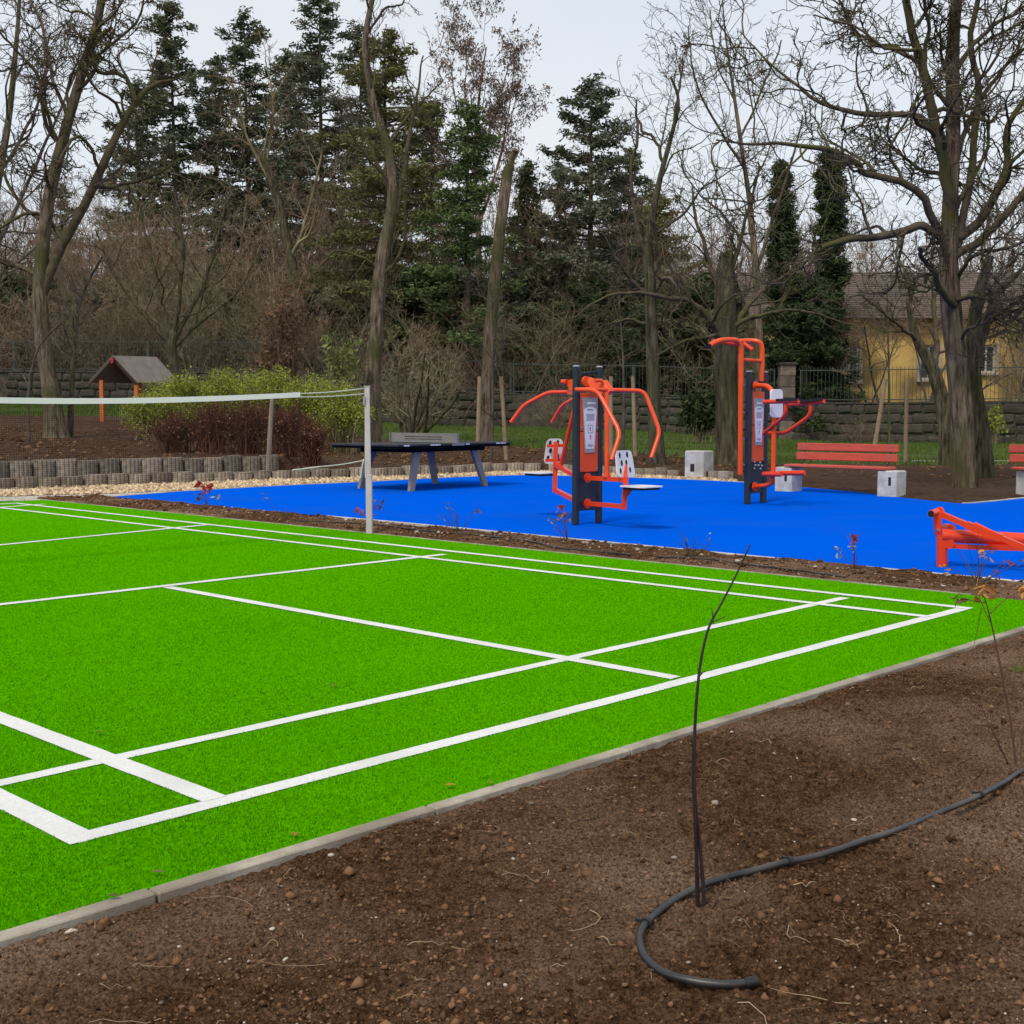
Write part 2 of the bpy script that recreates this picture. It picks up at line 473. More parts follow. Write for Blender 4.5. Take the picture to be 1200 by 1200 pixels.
# soil behind the benches on the right (flat apron between the blue floor and the lawn)
def curve_px(pts, n=80):
    q, _ = resample(np.array([(p[0], p[1], 0) for p in pts]), np.ones(len(pts)), n)
    return q[:, :2]

FAR_EDGE = [(128, 582), (200, 577), (330, 569.5), (440, 564.5), (520, 560.3), (600, 557.3), (660, 557.8), (760, 560.6), (850, 564.3), (910, 568.5), (1000, 576.5), (1050, 582.5), (1100, 587.8), (1132, 590.3), (1165, 588), (1210, 583.5), (1300, 577), (1400, 574)]
NEAR_EDGE = [(1700, 731), (1200, 683), (1000, 664), (720, 637), (480, 614), (375, 604.5), (215, 590.5)]
fe = curve_px(FAR_EDGE, 120)
far_pts = [G(*p) for p in fe]
near_pts = [G(*p) for p in NEAR_EDGE]
blue_pts = far_pts + near_pts
sheet('sports_floor', [(p.x, p.y) for p in blue_pts], .004, M['blue'])

apron = [G(p[0], p[1] + .6) for p in fe if p[0] > 840]
xr = apron[-1]
ap = [(p.x, p.y) for p in apron] + [(xr.x + 12, xr.y), (26, 34), (4.5, 34), (4.4, 26)]
n_ = 60
va = []
for p in fe[fe[:, 0] > 835]:
    a = G(p[0], p[1] + .8); b = Vector((a.x * 1.7, a.y * 1.7, 0))
    for s in np.linspace(0, 1, 24):
        va.append((a.x + (b.x - a.x) * s, a.y + (b.y - a.y) * s, .0))
va = np.array(va); va[:, 2] = .012 + .035 * (fbm(va[:, 0] * 2.5, va[:, 1] * 2.5, 4, 21) + .35)
va[::24, 2] = -.01
struct('soil_apron', mesh_np('t', va, grid_faces(len(va) // 24, 24), smooth=True), M['soil_far'])

# green court with its kerbs
GA, GB = G(50, 586.5), G(1200, 705.5)           # far edge of the turf
KA, KB = G(0, 1098), G(1200, 736)               # near edge of the turf
def meet(a, b, c, d):
    r, s = (b - a), (d - c)
    t = ((c.x - a.x) * s.y - (c.y - a.y) * s.x) / (r.x * s.y - r.y * s.x)
    return a + r * t
far_dir = (GB - GA).normalized(); kerb_dir = (KB - KA).normalized()
corner_r = meet(GA, GB, KA, KB)
corner_far = GA
left_far = GA - kerb_dir * 8.5
left_near = corner_r - kerb_dir * 13.0
sheet('green_court', [(p.x, p.y) for p in (corner_r, corner_far, left_far, left_near + (left_far - left_near) * 0.0)], .010, M['turf'])
court = bpy.data.objects['green_court']

LINES = [  # centre line of each painted line in photo pixels, then its width in metres
    ((84, 989), (1132, 714.5), .085),     # back line
    ((-140, 953), (990, 702.5), .075),    # long service line
    ((-160, 861), (101, 990), .100),       # near side line
    ((-160, 783), (252, 941), .092),      # inner side line
    ((196, 690), (792, 797.5), .085),     # centre line
    ((-300, 745), (521, 651.3), .085),    # short service line
    ((-300, 670), (243, 616.3), .085),    # far short service line
    ((20, 591), (1138, 715.7), .080),       # far side line
    ((-30, 592.5), (1088, 725.4), .080),    # far inner side line
    ((-60, 600.5), (52, 592.0), .085),    # far long service line
    ((-60, 595.2), (22, 590.8), .085),    # far back line
]
def line_quad(a, b, w):
    A, B = G(*a), G(*b); d = (B - A).normalized(); n = Vector((-d.y, d.x, 0)) * w / 2
    return A, B, d, n
for i, (a, b, w) in enumerate(LINES):
    A, B, d, n = line_quad(a, b, w)
    L_ = (B - A).length; m_ = max(int(L_ / .03), 4)
    s = np.linspace(0, L_, m_)
    j1 = .006 * fbm(s * 9, s * 0 + i * 3.1, 3, 31); j2 = .006 * fbm(s * 9, s * 0 + i * 5.7 + 50, 3, 33)
    v = []
    for q, e1, e2 in zip(s, j1, j2):
        p = A + d * q; nn = n.normalized()
        v.append(p + nn * (w / 2 + e1)); v.append(p - nn * (w / 2 + e2))
    v = np.array([(p.x, p.y, .0135 + .0003 * i) for p in v])
    f = np.array([(2 * k, 2 * k + 1, 2 * k + 3, 2 * k + 2) for k in range(m_ - 1)])
    me = mesh_np('t', v, f); me.update()
    if me.polygons[0].normal.z < 0: me.flip_normals()
    obj('painted_line', me, M['white_turf'], court)

# turf fibres where single blades can be seen
def in_line(x, y):
    r = np.zeros(len(x), bool)
    for a, b, w in LINES:
        A, B, d, n = line_quad(a, b, w)
        s = (x - A.x) * d.x + (y - A.y) * d.y; t = (x - A.x) * -d.y + (y - A.y) * d.x
        r |= (s > 0) & (s < (B - A).length) & (np.abs(t) < w / 2)
    return r
nb = 640000
yy = 2.55 * (20 / 2.55) ** RNG.uniform(0, 1, nb)
uu = RNG.uniform(-.47, .47, nb)
xx = uu * yy
kd = kerb_dir
side = (xx - KA.x) * -kd.y + (yy - KA.y) * kd.x
fs_ = (xx - GA.x) * -far_dir.y + (yy - GA.y) * far_dir.x
keep = (side > .006) & (fs_ < -.01) & (RNG.uniform(0, 1, nb) < np.clip((20 - yy) / 13, 0, 1) ** .7)
xx, yy = xx[keep], yy[keep]
white = in_line(xx, yy)
hh = RNG.uniform(.004, .010, len(xx)) * np.where(white, .55, 1); ww = .0014 + .0009 * yy / 3
an = RNG.uniform(0, 6.28, len(xx)); ln = RNG.normal(0, .0045, (len(xx), 2)) * np.where(white, .4, 1)[:, None]
b0 = np.stack([xx - np.cos(an) * ww, yy - np.sin(an) * ww, np.full(len(xx), .009)], 1)
b1 = np.stack([xx + np.cos(an) * ww, yy + np.sin(an) * ww, np.full(len(xx), .009)], 1)
b2 = np.stack([xx + ln[:, 0], yy + ln[:, 1], .011 + hh], 1)
bl = np.stack([b0, b1, b2], 1)
patch = fbm(xx * 1.1, yy * 1.1, 3, 77)
rv = np.clip(RNG.uniform(0, 1, len(xx)) * .75 + .12 + patch * .5, 0, 1)
for sel, nm, mm in ((~white, 'turf_fibres', 'blade'), (white, 'line_fibres', 'white_blade')):
    b = bl[sel].reshape(-1, 3); n = len(b) // 3
    o = obj(nm, mesh_np('t', b, np.arange(n * 3).reshape(-1, 3), attr=np.repeat(rv[sel], 3)), M[mm], court)
    o['kind'] = 'stuff'

# kerb stones along the near edge, one metre each
knorm = Vector((kd.y, -kd.x, 0))
kr = bpy.data.objects.new('kerb', None); COL.objects.link(kr); kr.location = KA; kr['kind'] = 'structure'
s0 = -2.6; k = 0
while s0 < 14.5:
    a = KA + kd * (s0 + .003); b = KA + kd * (s0 + .997)
    dz = random.uniform(-.003, .003); wv = .055
    c = (a + b) / 2 + knorm * (wv / 2 + random.uniform(-.002, .002)); c.z = -.075 + dz
    MB().bbox(c, kd * .4965, knorm * (wv / 2), Vector((0, 0, .09)), .004).build('kerb_stone', M['kerb'], kr)
    s0 += 1.0
# thin edging strips
def edging(name, pa, w, z0, z1, m, side=1):
    pa = [Vector((p[0], p[1], 0)) for p in pa]
    vs = []
    for i, p in enumerate(pa):
        t = (pa[min(i + 1, len(pa) - 1)] - pa[max(i - 1, 0)]).normalized(); n = Vector((-t.y, t.x, 0)) * side * w
        for q, z in ((p, z0), (p, z1), (p + n, z1), (p + n, z0)):
            vs.append((q.x, q.y, z))
    fs = [(i * 4 + j, i * 4 + j + 1, i * 4 + 5 + j, i * 4 + 4 + j) for i in range(len(pa) - 1) for j in range(3)]
    me = bpy.data.meshes.new(name); me.from_pydata(vs, [], fs)
    return struct(name, me, m)
ne = [G(1700, 731)] + [G(x, y) for x, y in ((1200, 683), (1000, 664), (720, 637), (600, 625.5), (480, 614), (385, 605.5))]
edging('floor_edging', ne, .06, -.08, .016, M['concrete'], side=1)
edging('floor_edging', [G(*p) for p in fe if 150 < p[0] < 900], .07, -.05, .012, M['concrete'], side=1)
edging('floor_edging', [G(*p) for p in fe if p[0] > 1125], .06, -.05, .016, M['concrete'], side=1)
edging('turf_edging', [GA + far_dir * s for s in np.linspace(0, 14.0, 15)], .035, -.08, .014, M['kerb'], side=1)

# planting strip between court and blue floor
strip_a = [GA + far_dir * s for s in np.linspace(-.3, 15.5, 420)]
sn = Vector((-far_dir.y, far_dir.x, 0))
vs = []
for p in strip_a:
    q = p + sn * .03
    # walk towards the blue floor
    w = 1.75
    for t in np.linspace(0, 1, 40):
        vs.append((q.x + sn.x * w * t, q.y + sn.y * w * t, 0))
vs = np.array(vs)
t = np.tile(np.linspace(0, 1, 40), 420)
# stop just short of the floor: sink whatever lies under it
def floor_side(x, y):
    A, B = G(215, 590.5), G(1200, 683)
    d = (B - A).normalized()
    return (x - A.x) * -d.y + (y - A.y) * d.x
fsd = floor_side(vs[:, 0], vs[:, 1])
vs[:, 2] = np.where(fsd > -.05, -.03, .0 + .055 * fbm(vs[:, 0] * 4, vs[:, 1] * 4, 5, 5) + .022)
vs[::40, 2] = -.02
struct('planting_strip', mesh_np('t', vs, grid_faces(420, 40), smooth=True), M['soil'])
strip_pts = vs[(fsd < -.08) & (t > .03)]

# concrete path at the far left and gravel strip
sheet('path', [(p.x, p.y) for p in (G(-260, 603), G(-260, 594), G(0, 583), G(70, 580.5), G(132, 579.2), G(205, 575.2), G(205, 576.8), G(128, 582.6), G(52, 586.5), G(0, 588))], .007, M['path'])
grav_hi = [(x, np.interp(x, PAL_X, PAL_Y) - .3) for x in np.linspace(-260, 862, 90)]
grav_lo = [(x, y) for x, y in zip(np.linspace(862, 205, 50), np.interp(np.linspace(862, 205, 50), [p[0] for p in FAR_EDGE], [p[1] - .35 for p in FAR_EDGE]))] + [(132, 579.0), (70, 580.3), (0, 582.8), (-260, 593.8)]
gp = [G(*p) for p in grav_hi + grav_lo]
sheet('gravel_strip', [(p.x, p.y) for p in gp], .0055, M['gravel_bed'])
cs = []
lx = np.array([p[0] for p in grav_lo])[::-1]; ly = np.array([p[1] for p in grav_lo])[::-1]
ng = 10500
px_ = RNG.uniform(-120, 862, ng)
t_ = RNG.uniform(0, 1, ng)
yh = np.interp(px_, PAL_X, PAL_Y) - .2; yl = np.interp(px_, lx, ly)
py_ = yh + (yl - yh) * t_
for a, b in zip(px_, py_):
    g = G(a, b); cs.append((g.x, g.y, .012))
v, f, at = lumps(np.array(cs), RNG.uniform(.02, .06, ng), flat=.65, low=True)
tag(obj('gravel', mesh_np('t', v, f, attr=at, smooth=False), M['gravel']), 'pale yellow gravel stones filling the strip below the low palisade wall', 'gravel', kind='stuff')

# ------------------------------------------------------------------ foreground soil bed
def bed_z(x, y):
    x = np.asarray(x, float); y = np.asarray(y, float)
    dk = (x - KA.x) * kd.y - (y - KA.y) * kd.x            # distance outwards from the kerb
    base = -.010 + .004 * np.clip(dk / .6, 0, 1) + .13 * fbm(x * .8, y * .8, 3, 11) * np.clip(dk / .8, 0, 1)
    n1 = fbm(x * 6, y * 6, 4, 12); n2 = fbm(x * 26, y * 26, 4, 13)
    rough = .6 + 1.2 * np.clip(fbm(x * 1.3, y * 1.3, 3, 14) + .35, 0, 1)
    z = base + (.045 * n1 * rough + .026 * np.abs(n2) * rough + .026 * fbm(x * 75, y * 75, 2, 15, .7) * rough) * np.clip(.25 + dk / .16, .25, 1)
    # footprint-like dents
    for cx, cy, r, dp in ((-.35, 3.3, .22, .02), (.12, 3.05, .2, .018), (1.55, 4.2, .25, .03), (.95, 3.35, .18, .02), (-.62, 2.75, .2, .02)):
        z = z - dp * np.exp(-((x - cx) ** 2 + (y - cy) ** 2) / r ** 2)
    return z
yr = np.concatenate([np.geomspace(1.9, 8, 580), np.geomspace(8.04, 16, 50)]); ur = np.concatenate([np.linspace(-.62, -.455, 30), np.linspace(-.45, .45, 590), np.linspace(.455, .95, 60)])
nr, nc = len(yr), len(ur)
Y, U = np.meshgrid(yr, ur, indexing='ij'); X = U * Y
Zb = bed_z(X, Y)
dk = (X - KA.x) * kd.y - (Y - KA.y) * kd.x
Zb = np.where(dk < .022, np.minimum(Zb, -.05), Zb)
idx = grid_faces(nr, nc)
okv = (dk.ravel() > -.05)
idx = idx[okv[idx].all(1)]
used = np.unique(idx); remap = -np.ones(nr * nc, int); remap[used] = np.arange(len(used))
vb = np.stack([X, Y, Zb], -1).reshape(-1, 3)[used]
struct('soil_bed', mesh_np('t', vb, remap[idx], smooth=True), M['soil'])

def bed_scatter(n, ymin=2.0, ymax=9.0, umin=-.5, umax=.5, dmin=.07, power=1.0):
    y = ymin * (ymax / ymin) ** RNG.uniform(0, 1, n) ** power; x = RNG.uniform(umin, umax, n) * y
    d = (x - KA.x) * kd.y - (y - KA.y) * kd.x
    k = d > dmin
    return x[k], y[k]
x, y = bed_scatter(62000, ymax=9)
kq = fbm(x * 2.2, y * 2.2, 3, 91) + RNG.normal(0, .16, len(x)) > -.10; x, y = x[kq], y[kq]
sz = RNG.lognormal(math.log(.0036), .58, len(x)).clip(.0015, .021)
v, f, at = lumps(np.stack([x, y, bed_z(x, y) + sz * .2], 1), sz, flat=.75, jit=.28, low=True)
tag(obj('soil_clods', mesh_np('t', v, f, attr=at, smooth=False), M['clod']), 'crumbled brown soil clods scattered over the foreground planting bed', 'soil', kind='stuff')
x, y = bed_scatter(800, ymax=9)
sz = RNG.lognormal(math.log(.0034), .55, len(x)).clip(.0015, .018)
v, f, at = lumps(np.stack([x, y, bed_z(x, y) + sz * .4], 1), sz, flat=.6, jit=.12)
tag(obj('pebbles', mesh_np('t', v, f, attr=at, smooth=True), M['pebble']), 'small pale pebbles lying in the dark foreground soil', 'pebbles', kind='stuff')
# dry roots and straw
x, y = bed_scatter(300, ymax=8)
n = len(x); k = 7
a = RNG.uniform(0, 6.28, n); st = RNG.lognormal(math.log(.011), .6, n).clip(.003, .03)
pp = np.zeros((n, k, 3)); pp[:, 0] = np.stack([x, y, bed_z(x, y) + .004], 1)
cv = RNG.normal(0, .35, n)
for s in range(1, k):
    a = a + cv + RNG.normal(0, .3, n)
    pp[:, s, 0] = pp[:, s - 1, 0] + np.cos(a) * st; pp[:, s, 1] = pp[:, s - 1, 1] + np.sin(a) * st
    pp[:, s, 2] = bed_z(pp[:, s, 0], pp[:, s, 1]) + .004 + RNG.uniform(0, .008, n)
rr = RNG.uniform(.0004, .0013, n)[:, None] * np.linspace(1, .5, k)[None]
v, f = tubes_np(pp, rr, 4)
tag(obj('dry_roots', mesh_np('t', v, f, attr=np.repeat(RNG.uniform(0, 1, n), k * 4)), M['straw']), 'thin pale dry roots and straw bits strewn over the soil bed', 'roots', kind='stuff')
# litter on the strip between the floors
sel = strip_pts[RNG.integers(0, len(strip_pts), 5000)] + RNG.normal(0, .03, (5000, 3)) * np.array([1, 1, 0])
sz = RNG.lognormal(math.log(.010), .5, 5000).clip(.004, .035)
sel[:, 2] += sz * .3
v, f, at = lumps(sel, sz, flat=.7, jit=.15, low=True)
tag(obj('soil_clods', mesh_np('t', v, f, attr=at), M['clod']), 'crumbled soil in the narrow planting strip beside the blue floor', 'soil', kind='stuff')
sel = strip_pts[RNG.integers(0, len(strip_pts), 260)]
sz = RNG.lognormal(math.log(.011), .4, 260).clip(.004, .03); sel = sel + np.stack([sz * 0, sz * 0, sz * .5], 1)
v, f, at = lumps(sel, sz, flat=.6, jit=.15)
tag(obj('pebbles', mesh_np('t', v, f, attr=at), M['pebble']), 'pale stones in the narrow planting strip beside the blue floor', 'pebbles', kind='stuff')
# far soil litter behind the palisade and around the benches
n = 5000
pc = RNG.uniform(-60, 1260, n); dp = RNG.uniform(23, 38, n)
cs = [];
for a, b in zip(pc, dp):
    if a < 860 and b < pal_depth(a) + 1.1: continue
    if a >= 860 and b < 24.5: continue
    g = ground_at(a, b); cs.append((g.x, g.y, g.z + .01))
v, f, at = lumps(np.array(cs), RNG.lognormal(math.log(.035), .5, len(cs)).clip(.01, .12), flat=.6, low=True)
tag(obj('soil_clods', mesh_np('t', v, f, attr=at), M['clod']), 'lumps of dug soil on the ground behind the low palisade wall', 'soil', kind='stuff')

# lawn in front of the boundary wall
LAWN_NEAR_X = [-400, 120, 330, 440, 520, 600, 700, 800, 900, 1000, 1100, 1300, 1800]
LAWN_NEAR_D = [46, 46, 47, 40, 38.5, 38, 34, 31, 30, 30, 30.5, 31, 32]
def wall_depth(px): return np.interp(px, [-600, 440, 620, 1250, 1900], [60, 58, 59, 51, 46])
lc = np.linspace(-500, 1900, 160); rows = np.linspace(0, 1, 26)
v = []
for r in rows:
    a = np.interp(lc, LAWN_NEAR_X, LAWN_NEAR_D) + .9 * fbm(lc * .03, lc * 0 + 3, 3, 2); b = wall_depth(lc)
    y = a + (b - a) * r; x = (lc - 600) / FPX * y * (CP + SP * SP / CP)
    z = level(lc, y) + .10 * fbm(x * .35, y * .35, 4, 3) + .05 * fbm(x * 2.2, y * 2.2, 3, 9) + .035
    if r == 0: z = z - .05
    v.append(np.stack([x, y, z], 1))
v = np.array(v)
struct('lawn', mesh_np('t', v.reshape(-1, 3), grid_faces(26, 160), smooth=True), M['lawn'])
n = 80000
pc = RNG.uniform(-60, 1260, n)
a = np.interp(pc, LAWN_NEAR_X, LAWN_NEAR_D); dp = a + (wall_depth(pc) - a) * RNG.uniform(-.02, .95, n) ** 1.0
x = (pc - 600) / FPX * dp * (CP + SP * SP / CP)
z = level(pc, dp) + .10 * fbm(x * .35, dp * .35, 4, 3) + .05 * fbm(x * 2.2, dp * 2.2, 3, 9) + .02
k_ = fbm(x * .5, dp * .5, 3, 41) > -.13
x, dp, z = x[k_], dp[k_], z[k_]; n = len(x)
an = RNG.uniform(0, 3.14, n); h = RNG.uniform(.05, .16, n); w = .012
b0 = np.stack([x - np.cos(an) * w, dp - np.sin(an) * w, z], 1); b1 = np.stack([x + np.cos(an) * w, dp + np.sin(an) * w, z], 1)
b2 = np.stack([x + RNG.normal(0, .04, n), dp + RNG.normal(0, .04, n), z + h], 1)
tag(obj('grass', mesh_np('t', np.stack([b0, b1, b2], 1).reshape(-1, 3), np.arange(n * 3).reshape(-1, 3), attr=np.repeat(RNG.uniform(0, 1, n), 3)), M['grass']), 'short winter grass on the lawn along the stone boundary wall', 'grass', kind='stuff')
edging('lawn_edging', [(p.x, p.y) for p in (ground_at(q, 32.2) for q in np.linspace(915, 1230, 12))], .25, -.02, .06, M['path'])
# ------------------------------------------------------------------ palisade wall
def palisade_mesh(wd, ht, ribs=5, dp=.11):
    pts = []
    n = ribs * 4
    for i in range(n + 1):
        t = i / n
        pts.append((-wd / 2 + wd * t, -dp / 2 - .018 * abs(math.sin(math.pi * ribs * t)) ** .7 - .045 * math.sin(math.pi * t)))
    pts += [(wd / 2, dp / 2), (-wd / 2, dp / 2)]
    m = MB().prism([(x, y, 0) for x, y in pts], (0, 0, ht))
    me = bpy.data.meshes.new('palisade_block'); me.from_pydata(m.v, [], m.f); me.materials.append(M['palisade'])
    return me
pal_low, pal_high = palisade_mesh(.378, .31), palisade_mesh(.378, .48)
def palisade(name, label, path, me, z0, wd=.40, extra=0):
    root = thing(name, path[0], label, 'wall')
    pts = [Vector(p) for p in path]; i = 0; acc = 0.0
    # walk along the path, one block every wd metres
    segs = [(pts[j], pts[j + 1]) for j in range(len(pts) - 1)]
    tot = sum((b - a).length for a, b in segs); s = wd / 2
    while s < tot - wd / 3:
        q = s
        for a, b in segs:
            l = (b - a).length
            if q <= l: break
            q -= l
        d = (b - a).normalized(); p = a + d * q
        o = bpy.data.objects.new('palisade_block', me); COL.objects.link(o); o.parent = root
        o.matrix_parent_inverse = Matrix.Translation(-root.location)
        o.location = (p.x + random.uniform(-.006, .006), p.y + random.uniform(-.025, .025), z0 + random.uniform(-.024, .018))
        o.rotation_euler = (random.uniform(-.02, .02), random.uniform(-.012, .012), math.atan2(d.y, d.x) + random.uniform(-.07, .07))
        s += wd
    return root
lowp = [G(x, np.interp(x, PAL_X, PAL_Y)) for x in list(range(-160, 640, 20)) + [640]]
palisade('palisade_wall', 'long curved low wall of ribbed grey concrete blocks behind the gravel', lowp, pal_low, -.11)
highp = [Vector((p.x, p.y, 0)) + Vector((p.x, p.y, 0)).normalized() * .88 for p in [G(x, np.interp(x, PAL_X, PAL_Y)) for x in range(-160, 341, 20)]]
palisade('palisade_wall', 'upper tier of ribbed concrete blocks below the brown bush, ending at a wooden stake', highp, pal_high, -.03)
rp_ = [G(x, np.interp(x, PAL_X, PAL_Y)) for x in (645, 680, 720, 760, 797)]
palisade('palisade_wall', 'short run of low ribbed concrete blocks leading to the square concrete block', rp_, palisade_mesh(.29, .28, 4), -.11, .30)
palisade('palisade_wall', 'last ribbed concrete block beside the square block and the mossy trunk', [G(833, 561.5), G(856, 563.8)], palisade_mesh(.36, .30, 4), -.11, .38)

# ------------------------------------------------------------------ metal and plastic
M['orange'] = mat('orange_paint', (.78, .075, .004), (.70, .062, .004), scale=3, rough=.30, spec=.5)
M['red_orange'] = mat('red_orange_paint', (.74, .046, .006), (.66, .038, .006), scale=3, rough=.30, spec=.5)
M['anthracite'] = mat('anthracite_paint', (.010, .017, .026), (.014, .022, .032), scale=4, rough=.5, spec=.4)
M['cap'] = mat('grey_cap', (.35, .36, .37), rough=.5)
M['white_plate'] = mat('white_plate', (.66, .67, .69), (.73, .74, .75), scale=4, rough=.45)
M['sign_grey'] = mat('sign_grey', (.34, .35, .37), rough=.5)
M['sign_white'] = mat('sign_white', (.72, .73, .80), (.70, .71, .78), rough=.5)
M['print_dark'] = mat('print_dark', (.20, .20, .26), rough=.6)
M['print_red'] = mat('print_red', (.45, .10, .08), rough=.6)
M['print_white'] = mat('print_white', (.82, .82, .84), rough=.6)
M['black'] = mat('black_rubber', (.008, .008, .009), rough=.7)
M['slot'] = mat('slot', (.02, .02, .022), rough=.9)
M['steel'] = mat('steel', (.45, .46, .47), rough=.35, metal=.9)
M['post_grey'] = mat('galvanised_post', (.50, .43, .47), (.60, .52, .57), scale=6, rough=.5, metal=.25)
M['tape'] = mat('white_tape', (.90, .83, .88), (.93, .86, .91), scale=5, rough=.7)
M['net'] = mat('net_cord', (.040, .014, .010), rough=.9)
M['rope'] = mat('rope', (.62, .61, .58), rough=.9)
M['table_top'] = mat('table_top', (.030, .030, .031), (.045, .045, .046), scale=5, rough=.7, spec=.15)
M['table_side'] = mat('table_side', (.006, .006, .006), rough=.8, spec=.1)
M['table_leg'] = mat('table_leg', (.19, .175, .155), (.25, .23, .205), scale=4, rough=.6, metal=.0)
M['table_net'] = mat('table_net', (.20, .195, .185), (.25, .245, .235), scale=6, rough=.5, metal=.3)
M['bench_wood'] = mat('bench_slat', (.52, .085, .050), (.43, .066, .040), scale=3, rough=.6, stretch=(1, 1, 8))
M['bench_iron'] = mat('bench_iron', (.02, .02, .022), rough=.5)
M['stake'] = mat('stake_wood', (.20, .14, .09), (.31, .23, .15), scale=6, rough=.85, stretch=(4, 4, .6), bump=.3, rand=.1)
M['old_stake'] = mat('old_stake_wood', (.21, .17, .13), (.31, .26, .20), scale=6, rough=.9, stretch=(4, 4, .6), bump=.4)

def flange(mb, c, axis, r=.055):
    mb.disc(c, axis, r, .02, 14); return mb

# ---- press station
A0, B0 = G(674.5, 615.5), G(701.5, 613.4)
dv = (B0 - A0).normalized(); nv = Vector((dv.y, -dv.x, 0))       # along the frame, and out of its printed face
Z = Vector((0, 0, 1))
def station_frame(root, A, B, htop, panel_lo, panel_mid, panel_hi, sign_lo, sign_hi, pr):
    dv = (B - A).normalized(); nv = Vector((dv.y, -dv.x, 0)); w = (B - A).length
    for Q in (A, B):
        po = MB().bbox(Q + Z * htop / 2, dv * pr, nv * pr, Z * htop / 2, pr * .35).build('post', M['anthracite'], root)
        MB().bbox(Q + Z * (htop + .012), dv * pr * 1.03, nv * pr * 1.03, Z * .012, pr * .35).build('cap', M['cap'], po)
    C = (A + B) / 2; hw = w / 2 - pr + .005
    MB().box(C + nv * .0 + Z * (panel_lo + panel_mid) / 2, dv * hw, nv * .02, Z * (panel_mid - panel_lo) / 2).build('lower_panel', M['anthracite'], root)
    MB().box(C - nv * .03 + Z * (panel_mid + panel_hi) / 2, dv * hw, nv * .015, Z * (panel_hi - panel_mid) / 2).build('back_panel', M['anthracite'], root)
    split = panel_mid + (panel_hi - panel_mid) * .52
    f = nv * .022
    for lo, hi in ((panel_mid + .004, split - .003), (split + .003, panel_hi)):
        pn = MB().bbox(C + f + Z * (lo + hi) / 2, dv * hw * .93, nv * .008, Z * (hi - lo) / 2, .006).build('front_panel', M['orange'], root)
        for s in (-1, 1):
            MB().disc(C + f + nv * .011 + dv * s * hw * .8 + Z * (lo + .04), nv, .012, .008, 8).build('bolt', M['steel'], pn)
    # instruction plate: tapered grey plate, white field, printed lines
    sw, sb = hw * .80, hw * .52
    c0 = C + f + nv * .0135
    def quad(zl, zh, wl, wh, off):
        return [c0 + nv * off - dv * wl + Z * zl, c0 + nv * off + dv * wl + Z * zl, c0 + nv * off + dv * wh + Z * zh, c0 + nv * off - dv * wh + Z * zh]
    pl = MB().prism(quad(sign_lo, sign_hi, sb, sw, 0), nv * .004).build('instruction_plate', M['sign_grey'], root)
    H_ = sign_hi - sign_lo
    # white field with a rounded head
    zl, zh = sign_lo + .07 * H_, sign_hi - .24 * H_
    arch = [c0 + nv * .0055 - dv * sb * .82 + Z * zl, c0 + nv * .0055 + dv * sb * .82 + Z * zl]
    for q in np.linspace(0, math.pi, 9):
        arch.append(c0 + nv * .0055 + dv * sw * .84 * math.cos(q) + Z * (zh + .07 * H_ * math.sin(q)))
    MB().prism(arch, nv * .002).build('instruction_field', M['sign_white'], pl)
    def bar(zc, x, hwid, hh, m, nm, off=.0085):
        MB().box(c0 + nv * off + dv * x + Z * (sign_lo + zc * H_), dv * hwid, nv * .0008, Z * hh).build(nm, M[m], pl)
    bar(.90, sw * .15, sw * .55, .012, 'print_white', 'print_heading', .0055)
    bar(.78, 0, sw * .36, .007, 'print_dark', 'print_line')
    for i in range(6):
        bar(.70 - i * .022, random.uniform(-.05, .05) * sw, sw * random.uniform(.45, .55), .0028, 'print_dark', 'print_line')
    for i in (-1, 1):
        bar(.43, i * sw * .30, sw * .02, .045, 'print_dark', 'print_frame')
        bar(.43 + i * .045 / H_, 0, sw * .32, .0028, 'print_dark', 'print_frame')
    bar(.43, 0, sw * .05, .022, 'print_red', 'print_figure'); bar(.455, 0, sw * .08, .007, 'print_dark', 'print_figure')
    bar(.28, 0, sw * .05, .026, 'print_red', 'print_figure'); bar(.30, sw * .08, sw * .06, .006, 'print_red', 'print_figure')
    for i in range(3):
        bar(.15 - i * .02, 0, sw * .33, .0026, 'print_dark', 'print_line')
    return C, dv, nv, hw

st = thing('exercise_station', (A0 + B0) / 2, 'orange and dark blue press and pull exercise station with two seats', 'exercise machine', None)
hz = lambda y, d: P(600, y, d).z
C1, _, _, HW = station_frame(st, A0, B0, hz(430.5, A0.y), hz(597.5, 14.5), hz(553, 14.5), hz(461, 14.5), hz(530, 14.5), hz(466, 14.5), .036)
DC = C1.y
def orange(name, path, r=.024, bend=.07, k=10, m='orange', parent=st):
    return MB().tube(path, r, k, bend=bend).build(name, M[m], parent, smooth=True)
def grip_end(path, parent, r=.025):
    a, b = Vector(path[-2]), Vector(path[-1]); d = (b - a).normalized()
    MB().tube([b - d * .002, b + d * .012], r, 10).build('end_cap', M['orange'], parent)
# the near pair of press handles (seat on the camera side)
for pts in ([(675, 456.5, 13.95), (700, 457.5, 13.75), (727, 507.5, 13.45), (717, 538, 13.35)], [(713, 457, 14.25), (755, 458, 14.35), (773.5, 506, 14.2), (763.5, 535.5, 14.1)]):
    path = [P(*q) for q in pts]
    o = orange('press_handle', path, bend=.09); grip_end(path, o)
path = [P(676, 456.5, 13.95), P(690, 456, 14.1), P(716, 457, 14.25)]
orange('handle_crossbar', path, .022, 0)
